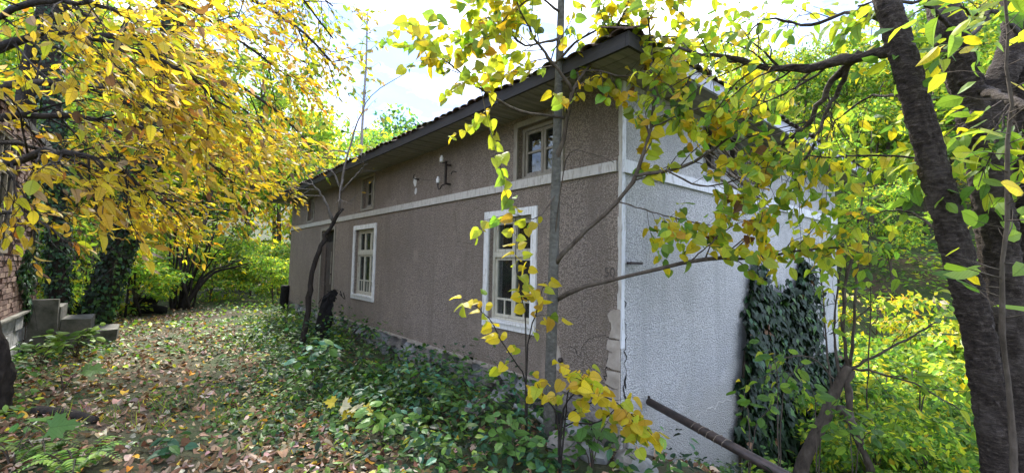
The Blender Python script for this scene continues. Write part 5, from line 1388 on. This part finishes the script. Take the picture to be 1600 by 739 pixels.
for k in range(7):
    x_ = 2.3 + .45 * k; pts = [h2w(x_ + .1 * math.sin(q * 2 + k), -.03, -3 + q) - ib for q in np.linspace(0, 3.6, 9)]; mb.tube(np.array(pts), .016, 5)
mb.build('stems', M['bark_brown'], iv)
# ivy on the brick house pier
n = 2800
yv = RNG.uniform(-.75, .75, n); zv = RNG.uniform(.5, 3.2, n); kk = abs(yv - .12 * np.sin(zv * 4)) < .40 + .25 * np.sin(zv * 5.3 + 1); yv, zv = yv[kk], zv[kk]; n = len(yv)
c0 = h2w(LX, LY, 0); O = c0 + yv[:, None] * d1 + zv[:, None] * UP + d2 * RNG.uniform(.03, .10, (n, 1))
A = np.c_[RNG.normal(0, .5, (n, 2)), -np.ones(n)]; Nn = d2 + RNG.normal(0, .3, (n, 3)) + UP * .3
bi = empty('wall_ivy', c0 + d2 * .06, 'small dark ivy climbing the brick pier by the steps', 'ivy')
mb = MB(); mb.tube(np.array([d1 * .1 * math.sin(q * 3) + UP * q for q in np.linspace(0, 3, 12)]), .012, 5); mb.build('stems', M['bark_brown'], bi)
tag(link('foliage', leaf_mesh('foliage', T_IVY, O, A, Nn, RNG.uniform(.05, .085, n), pick(dict(dark=5, mid=2, blue=2), n), M['leaf_ivy'], origin=c0 + d2 * .06), bi), kind='stuff')

# ================================================================== GROUND PLANTS AND FALLEN LEAVES
def inview(x, y, pad=1.25):
    return (y > 0.8) & (np.abs(x) < y * 1.17 * pad + .5)
def hxy(x, y):
    X = (x - CC[0]) * d2[0] + (y - CC[1]) * d2[1]; Y = (x - CC[0]) * d1[0] + (y - CC[1]) * d1[1]; return X, Y
def vnoise(x, y, s, seed):
    r_ = np.random.default_rng(seed); v = 0
    for k in range(6): a = r_.uniform(0, 6.28); f = s * r_.uniform(.6, 1.8); v = v + np.sin(f * (x * math.cos(a) + y * math.sin(a)) + r_.uniform(0, 6.28))
    return v / 3.0


def scatter(n, rmax=16.0, rmin=1.2, pw=1.0):
    u = RNG.uniform(0, 1, n); r_ = rmin + (rmax - rmin) * u ** pw; a = RNG.uniform(R(-56), R(56), n)
    return r_ * np.sin(a), r_ * np.cos(a)


# fallen leaves
x, y = scatter(62000, 17, 1.3, 1.2)
X, Y = hxy(x, y)
path = sstep(-4.6, -3.9, X) * (1 - sstep(-2.1, -1.5, X))
nz = vnoise(x, y, 2.2, 3)
dens = .16 + .84 * path * (.72 + .35 * nz) + .10 * (nz > .2)
keep = (RNG.uniform(0, 1, len(x)) < dens) & ~((X > -.02) & (Y > -.02) & (X < WID) & (Y < LEN))
x, y = x[keep], y[keep]; n = len(x)
dist = np.hypot(x, y)
z = G(x, y) + RNG.uniform(.004, .03, n)
O = np.c_[x, y, z]; A = np.c_[RNG.normal(0, 1, (n, 2)), RNG.normal(0, .16, n)]; Nn = np.c_[RNG.normal(0, .5, (n, 2)), np.ones(n)]
S = RNG.uniform(.03, .08, n); Cc = pick(dict(pale=2.4, tan=5, pink=2.4, brown=8, gold=.5, yel2=.45, orange=.35, yel=.3, cream=.5), n)
score = S / dist; order = np.argsort(-score); big, rest = order[:300], order[300:]
LABF = {'pale': 'pale dry fallen leaf on the path', 'tan': 'tan fallen leaf on the path', 'pink': 'pinkish-brown fallen leaf on the path', 'brown': 'dark brown fallen leaf on the path', 'gold': 'golden fallen leaf on the ground', 'yel2': 'warm yellow fallen leaf on the ground', 'orange': 'orange fallen leaf on the ground', 'yel': 'bright yellow fallen leaf on the ground', 'cream': 'cream fallen leaf on the ground'}
T_CURL = tmpl(heart2, [0.0, 0.4, 1.02], 0.55, -0.55, 0.12)
T_CURL2 = tmpl([(0, 0), (0.20, 0.12), (0.30, 0.36), (0.26, 0.62), (0.14, 0.84), (0, 1)], [0, 0.4, 0.7, 1], -0.5, 0.5, 0.1)
FT = [T_CURL, T_CURL2, T_OVAL, T_MAPLE, T_LIME]
for j, i in enumerate(big):
    nm = PN[Cc[i]]; q = j % 5
    ms = leaf_data(FT[q], 'fall%d' % q, int(Cc[i]), M['litter'])
    o = bpy.data.objects.new('fallen_leaf', ms); COL.objects.link(o)
    Aa, Ss, Nv = leaf_frames(A[i][None], Nn[i][None]); Aa, Ss, Nv = Aa[0], Ss[0], Nv[0]
    o.rotation_euler = Matrix(((Ss[0], Aa[0], Nv[0]), (Ss[1], Aa[1], Nv[1]), (Ss[2], Aa[2], Nv[2]))).to_euler(); o.location = tuple(O[i]); o.scale = (S[i] * .95,) * 3
    tag(o, LABF[nm], 'leaf', 'fallen leaves, ' + nm)
for q in range(3):
    r_ = rest[q::3]
    o = link('leaf_litter', leaf_mesh('leaf_litter', (T_OVAL, T_CURL2, T_CURL)[q], O[r_], A[r_], Nn[r_], S[r_], Cc[r_], M['litter'], .25)); tag(o, ['deep carpet of brown and tan fallen leaves on the path', 'scattered narrow fallen leaves along the path', 'broad dry leaves strewn over the forest floor'][q], 'leaf litter', kind='stuff')


# fallen twigs
mb = MB()
tx, ty = scatter(260, 9, 1.5, 1.0)
for qx, qy in zip(tx, ty):
    if hxy(qx, qy)[0] > -.15: continue
    a_t = RNG.uniform(0, 6.28); ln = RNG.uniform(.08, .35); z_t = float(G(qx, qy)) + .015
    pw_ = wander((qx, qy, z_t), (math.cos(a_t), math.sin(a_t), 0), ln, 5, .18); pw_[:, 2] = z_t + RNG.uniform(0, .02, 6); mb.tube(pw_, RNG.uniform(.002, .005), 4)
tag(mb.build('fallen_twigs', M['bark_brown']), 'thin dry twigs scattered among the fallen leaves', 'twigs', kind='stuff')

# herb layer: many small plants, each a stem of leaves
def herbs(name, label, n, field, height, nleaf, size, mix, T, mat='leaf_herb', rmax=13, pw=1.1, spread=.12, flat=1.0, rmin=1.4):
    x, y = scatter(n, rmax, rmin, pw); X, Y = hxy(x, y)
    f = field(x, y, X, Y); k = RNG.uniform(0, 1, n) < f
    k &= ~((X > -.06) & (Y > -.05) & (X < WID + .05) & (Y < LEN))
    x, y, f = x[k], y[k], f[k]; n = len(x); z = G(x, y)
    hgt = RNG.uniform(height[0], height[1], n) * (.5 + .5 * f)
    m_ = nleaf; t_ = RNG.uniform(.15, 1, (n, m_)); a = RNG.uniform(0, 6.28, (n, m_)); r_ = RNG.uniform(.1, 1, (n, m_)) * spread
    O = np.stack([x[:, None] + r_ * np.cos(a), y[:, None] + r_ * np.sin(a), z[:, None] + hgt[:, None] * t_], -1).reshape(-1, 3)
    A = np.stack([np.cos(a), np.sin(a), RNG.normal(-.15, .3, (n, m_))], -1).reshape(-1, 3)
    Nn = RNG.normal(0, .38, (n * m_, 3)) + UP * flat
    ci = np.repeat(pick(mix, n), m_); sw = RNG.uniform(0, 1, n * m_) < .25; ci[sw] = pick(mix, sw.sum())
    o = link(name, leaf_mesh(name, T, O, A, Nn, RNG.uniform(size[0], size[1], n * m_), ci, M[mat], .2)); tag(o, label, 'plants', kind='stuff')
    print(name, n * m_)


def f_wall(x, y, X, Y): return sstep(-2.1, -1.2, X) * (1 - sstep(-.1, .2, X)) * (1 - sstep(6.5, 8.5, Y)) * (.15 + .85 * sstep(.2, 1.0, Y)) * (Y > -1.2) * np.clip(.75 + .5 * vnoise(x, y, 1.5, 8), 0, 1)
def f_patch(x, y, X, Y): return np.clip(.2 + .9 * vnoise(x, y, 1.3, 21), 0, 1) * (.8 + .75 * (1 - sstep(-4.3, -3.8, X) * (1 - sstep(-2.2, -1.8, X)))) + .0
def f_left(x, y, X, Y): return (1 - sstep(-4.3, -3.6, X)) * np.clip(.6 + .5 * vnoise(x, y, 1.7, 5), 0, 1)
def f_slope(x, y, X, Y): return np.maximum(sstep(1.6, 3.0, X), .12 * sstep(.3, .8, X) * (Y < -1.2)) * np.clip(.7 + .4 * vnoise(x, y, 1.2, 4), 0, 1)
def f_far(x, y, X, Y): return sstep(7, 10, np.hypot(x, y)) * np.clip(.45 + .6 * vnoise(x, y, .9, 14), 0, 1)
herbs('bramble_cover', 'dense dark green brambles and nettles along the foot of the house', 7600, f_wall, (.26, .78), 9, (.045, .095), dict(mid=5, blue=4, green=5, teal=2, dark=1, lime=1), T_OVAL, spread=.14, rmax=10)
herbs('herb_cover', 'low mixed green plants among the fallen leaves', 11000, f_patch, (.05, .20), 6, (.045, .085), dict(mid=4, blue=4, green=3, dark=1, lime=1.2, yg=.4), T_OVAL, spread=.10, rmax=14)
herbs('weed_cover', 'low leafy weeds in front of the brick house', 2400, f_left, (.08, .32), 8, (.05, .09), dict(green=5, lime=2.5, mid=3, yg=.7), T_ELL2, spread=.13, rmax=11)
herbs('slope_cover', 'rank green plants on the slope beyond the pipe', 8000, f_slope, (.15, .6), 8, (.06, .11), dict(green=5, lime=5, mid=2, yg=1.5), T_OVAL, spread=.2, rmax=15)
herbs('woodland_cover', 'green ground cover at the end of the path', 7000, f_far, (.08, .35), 6, (.07, .12), dict(lime=4, green=5, mid=3, yg=1.5), T_OVAL, spread=.2, rmax=30, pw=.9)
def f_hill(x, y, X, Y): return sstep(2, 4, X) * np.clip(.6 + .5 * vnoise(x, y, .7, 15), 0, 1)
herbs('hillside_cover', 'mixed green undergrowth covering the hillside', 12000, f_hill, (.2, 1.3), 7, (.12, .26), dict(lime=4, green=6, mid=3, yg=2, yel=.6), T_DIA, spread=.6, rmax=46, rmin=9, pw=.9, mat='leaf_far')
def f_mid(x, y, X, Y): return sstep(-2.5, -1.9, X) * (1 - sstep(-.9, -.2, X)) * (.2 + .8 * sstep(.3, 1.3, Y - .6 * X - .9)) * (1 - sstep(2.5, 4.5, Y)) * np.clip(.55 + .6 * vnoise(x, y, 1.9, 31), 0, 1)
herbs('nettle_cover', 'bright green nettles and yellowing herbs between path and house', 2600, f_mid, (.10, .38), 9, (.045, .085), dict(green=5, mid=4, lime=2.5, yg=1, yel=.4), T_ELL2, spread=.12, rmax=8)

# grass
x, y = scatter(5000, 6, 1.2, 1.0); X, Y = hxy(x, y); k = RNG.uniform(0, 1, len(x)) < np.clip(vnoise(x, y, 2.0, 77) * .35 - .12 + .6 * np.exp(-((X + 2.1) / .8) ** 2 - ((Y + .3) / .9) ** 2), 0, 1)
k &= ~((X > -.02) & (Y > -.02)); x, y = x[k], y[k]
x = np.repeat(x, 6) + RNG.normal(0, .025, len(x) * 6); y = np.repeat(y, 6) + RNG.normal(0, .025, len(y) * 6); n = len(x)
A = np.c_[RNG.normal(0, .55, (n, 2)), np.ones(n)]; Nn = np.c_[RNG.normal(0, 1, (n, 2)), np.full(n, .3)]
o = link('grass', leaf_mesh('grass', T_GRASS, np.c_[x, y, G(x, y)], A, Nn, RNG.uniform(.07, .2, n), pick(dict(lime=4, yg=3, green=3, tan=1.5), n), M['leaf_herb'], .2)); tag(o, 'fine grass tufts between the fallen leaves', 'grass', kind='stuff')


# single plants that stand out
def plant(name, label, px, py, dep_z, nst, hgt, T, key, size, mix, per, spread, cat_='plant', group=None, mat='leaf_herb', up=.6):
    b = PZ(px, py, dep_z); b[2] = G(b[0], b[1]) - .01
    e = empty(name, b, label, cat_, group); t_ = Tree(); O, A, Nn = [], [], []
    for s_ in range(nst):
        a = RNG.uniform(0, 6.28); tip = np.array([math.cos(a) * spread * RNG.uniform(.3, 1), math.sin(a) * spread * RNG.uniform(.3, 1), hgt * RNG.uniform(.75, 1.1)])
        p = smooth_path([np.zeros(3), tip * (.35, .35, .6), tip], 8); t_.limb(p, .006, .002, 5)
        for k_ in range(per):
            i = 7 - (k_ % 4); aa = k_ * 2.4 + a
            O.append(p[i] + b); A.append([math.cos(aa), math.sin(aa), RNG.uniform(-.35, .2)]); Nn.append(RNG.normal(0, .25, 3) + np.array([0, -.35, up]))
    t_.wood(np.zeros(3)).build('stem', M['bark_brown'], e, True)
    n_ = len(O); leaf_objects(e, b, T, key, np.array(O), np.array(A), np.array(Nn), RNG.uniform(*size, n_), pick(mix, n_), M[mat])


plant('maple_seedling', 'broad-leaved green maple seedling near the dark trunk base', 98, 612, 0.0, 4, .26, T_MAPLE, 'maple', (.15, .21), dict(green=3, mid=1), 1, .22)
plant('maple_seedling', 'large-leaved green seedling at the lower path edge beside the ferns', 18, 735, 0.0, 4, .26, T_MAPLE, 'maple', (.14, .19), dict(green=2, mid=2), 1, .22)
plant('yellow_seedling', 'seedling with pale yellow lobed leaves between path and house', 548, 668, 0.0, 3, .22, T_MAPLE, 'maple', (.10, .15), dict(cream=1, yel=2, yg=2), 2, .14)
plant('elder_seedling', 'tall blue-green seedling with long leaflets at the path edge', 488, 612, 0.0, 5, .62, T_ELL2, 'ell2', (.12, .18), dict(teal=3, green=2, mid=1), 7, .34)
plant('elder_seedling', 'bushy green seedling beside the tall blue-green one', 598, 700, 0.0, 4, .34, T_ELL2, 'ell2', (.10, .15), dict(green=3, lime=1), 6, .22)
plant('bramble', 'low bramble with rounded dark blue-green leaves on the path', 235, 715, 0.0, 5, .12, T_OVAL, 'oval', (.09, .13), dict(blue=3, mid=1), 4, .3)
plant('bramble', 'bright green bramble at the foot of the lime trunk', 800, 735, 0.0, 6, .34, T_OVAL, 'oval', (.09, .14), dict(green=3, mid=1), 5, .32)
plant('bramble', 'green weed with broad leaves below the wall corner', 925, 735, 0.0, 5, .36, T_OVAL, 'oval', (.09, .15), dict(mid=3, green=2), 4, .25)
plant('weed', 'lush light green weed in front of the concrete steps', 118, 558, 0.0, 9, .42, T_ELL2, 'ell2', (.11, .16), dict(lime=3, green=3), 6, .42)
plant('weed', 'leafy weed at the edge of the leaf carpet beside the steps', 60, 575, 0.0, 6, .3, T_ELL2, 'ell2', (.09, .14), dict(green=3, lime=2), 6, .35)


def fern(px, py, label):
    b = PZ(px, py, 0); b[2] = G(b[0], b[1]); e = empty('fern', b, label, 'fern')
    O, A, Nn, S = [], [], [], []; mb = MB()
    for k in range(9):
        a = k * .7 + random.uniform(-.2, .2); d = np.array([math.cos(a), math.sin(a), 0]); Ln = random.uniform(.22, .38)
        p = smooth_path([np.zeros(3), d * Ln * .5 + UP * Ln * .5, d * Ln + UP * Ln * .35], 16); mb.tube(p, .003, 4)
        sd = np.cross(d, UP)
        for i in range(3, 16):
            for s_ in (-1, 1): O.append(p[i] + b); A.append(sd * s_ + d * .5); Nn.append(UP + RNG.normal(0, .15, 3)); S.append(.09 * (1 - i / 17) + .012)
    fr = mb.build('rachis', M['leaf_herb'], e)
    me_ = fr.data; me_.materials.clear(); me_.materials.append(M['wood_dark'])
    n_ = len(O); tag(link('fronds', leaf_mesh('fronds', T_ELL, np.array(O), np.array(A), np.array(Nn), np.array(S), pick(dict(green=3, lime=3), n_), M['leaf_herb'], origin=b), e), kind='stuff')
fern(62, 722, 'light green fern by the lower edge of the path')
fern(118, 738, 'feathery fern next to the large-leaved seedling')

# rubble at the corner foot, fallen branch, stones on the path
for k, (px, py, s_, lab) in enumerate(((905, 668, .16, 'pale grey rubble block leaning at the wall corner'), (880, 700, .15, 'grey rubble stone at the foot of the lime trunk'), (925, 705, .13, 'dark rubble stone below the cracked corner'), (985, 722, .14, 'rounded rubble stone under the corner hole'), (1005, 738, .12, 'small stone beside the pipe'), (740, 640, .13, 'pale stone slab half hidden by brambles'))):
    b = PZ(px, py, .04); b[2] = G(b[0], b[1]) + s_ * .2
    V = norm(RNG.normal(0, 1, (26, 3)));
    import bmesh
    bm = bmesh.new(); bmesh.ops.create_icosphere(bm, subdivisions=2, radius=s_)
    for v in bm.verts:
        c = np.array(v.co) / s_; v.co = Vector(c * s_ * (1 + .16 * math.sin(5 * c[0] + k) * math.cos(4 * c[1] + 2 * k) + random.uniform(-.06, .06)) * np.array([1.25, .9, .75]))
    me = bpy.data.meshes.new('stone'); bm.to_mesh(me); bm.free(); me.materials.append(M['stone_grey'] if k % 2 == 0 else M['stone'])
    o = link('rubble_stone', me, None, b); o.rotation_euler = (random.uniform(-.4, .4), random.uniform(-.4, .4), random.uniform(0, 3)); tag(o, lab, 'stone')
a = PZ(55, 640, .05); c = PZ(150, 655, .05); a[2] = float(G(a[0], a[1])) + .035; c[2] = float(G(c[0], c[1])) + .03
mb = MB(); mb.tube(smooth_path([a - a, (c - a) * .5 + (0, .03, .01), c - a], 9), np.linspace(.045, .03, 9), 10, .1); o = mb.build('fallen_branch', M['bark_dark'], None, True, loc=a); tag(o, 'dark fallen branch lying in the leaves by the maple seedling', 'branch')
a = P(803, 633, 4.15); c = P(852, 662, 4.05)
mb = MB(); mb.tube(smooth_path([a - a, (c - a) * .55 + (0, 0, .035), c - a], 10), .022, 8, .1); o = mb.build('curved_board', M['stone_grey'], None, True, loc=a); tag(o, 'pale curved board lying at the wall foot behind the lime trunk', 'board')
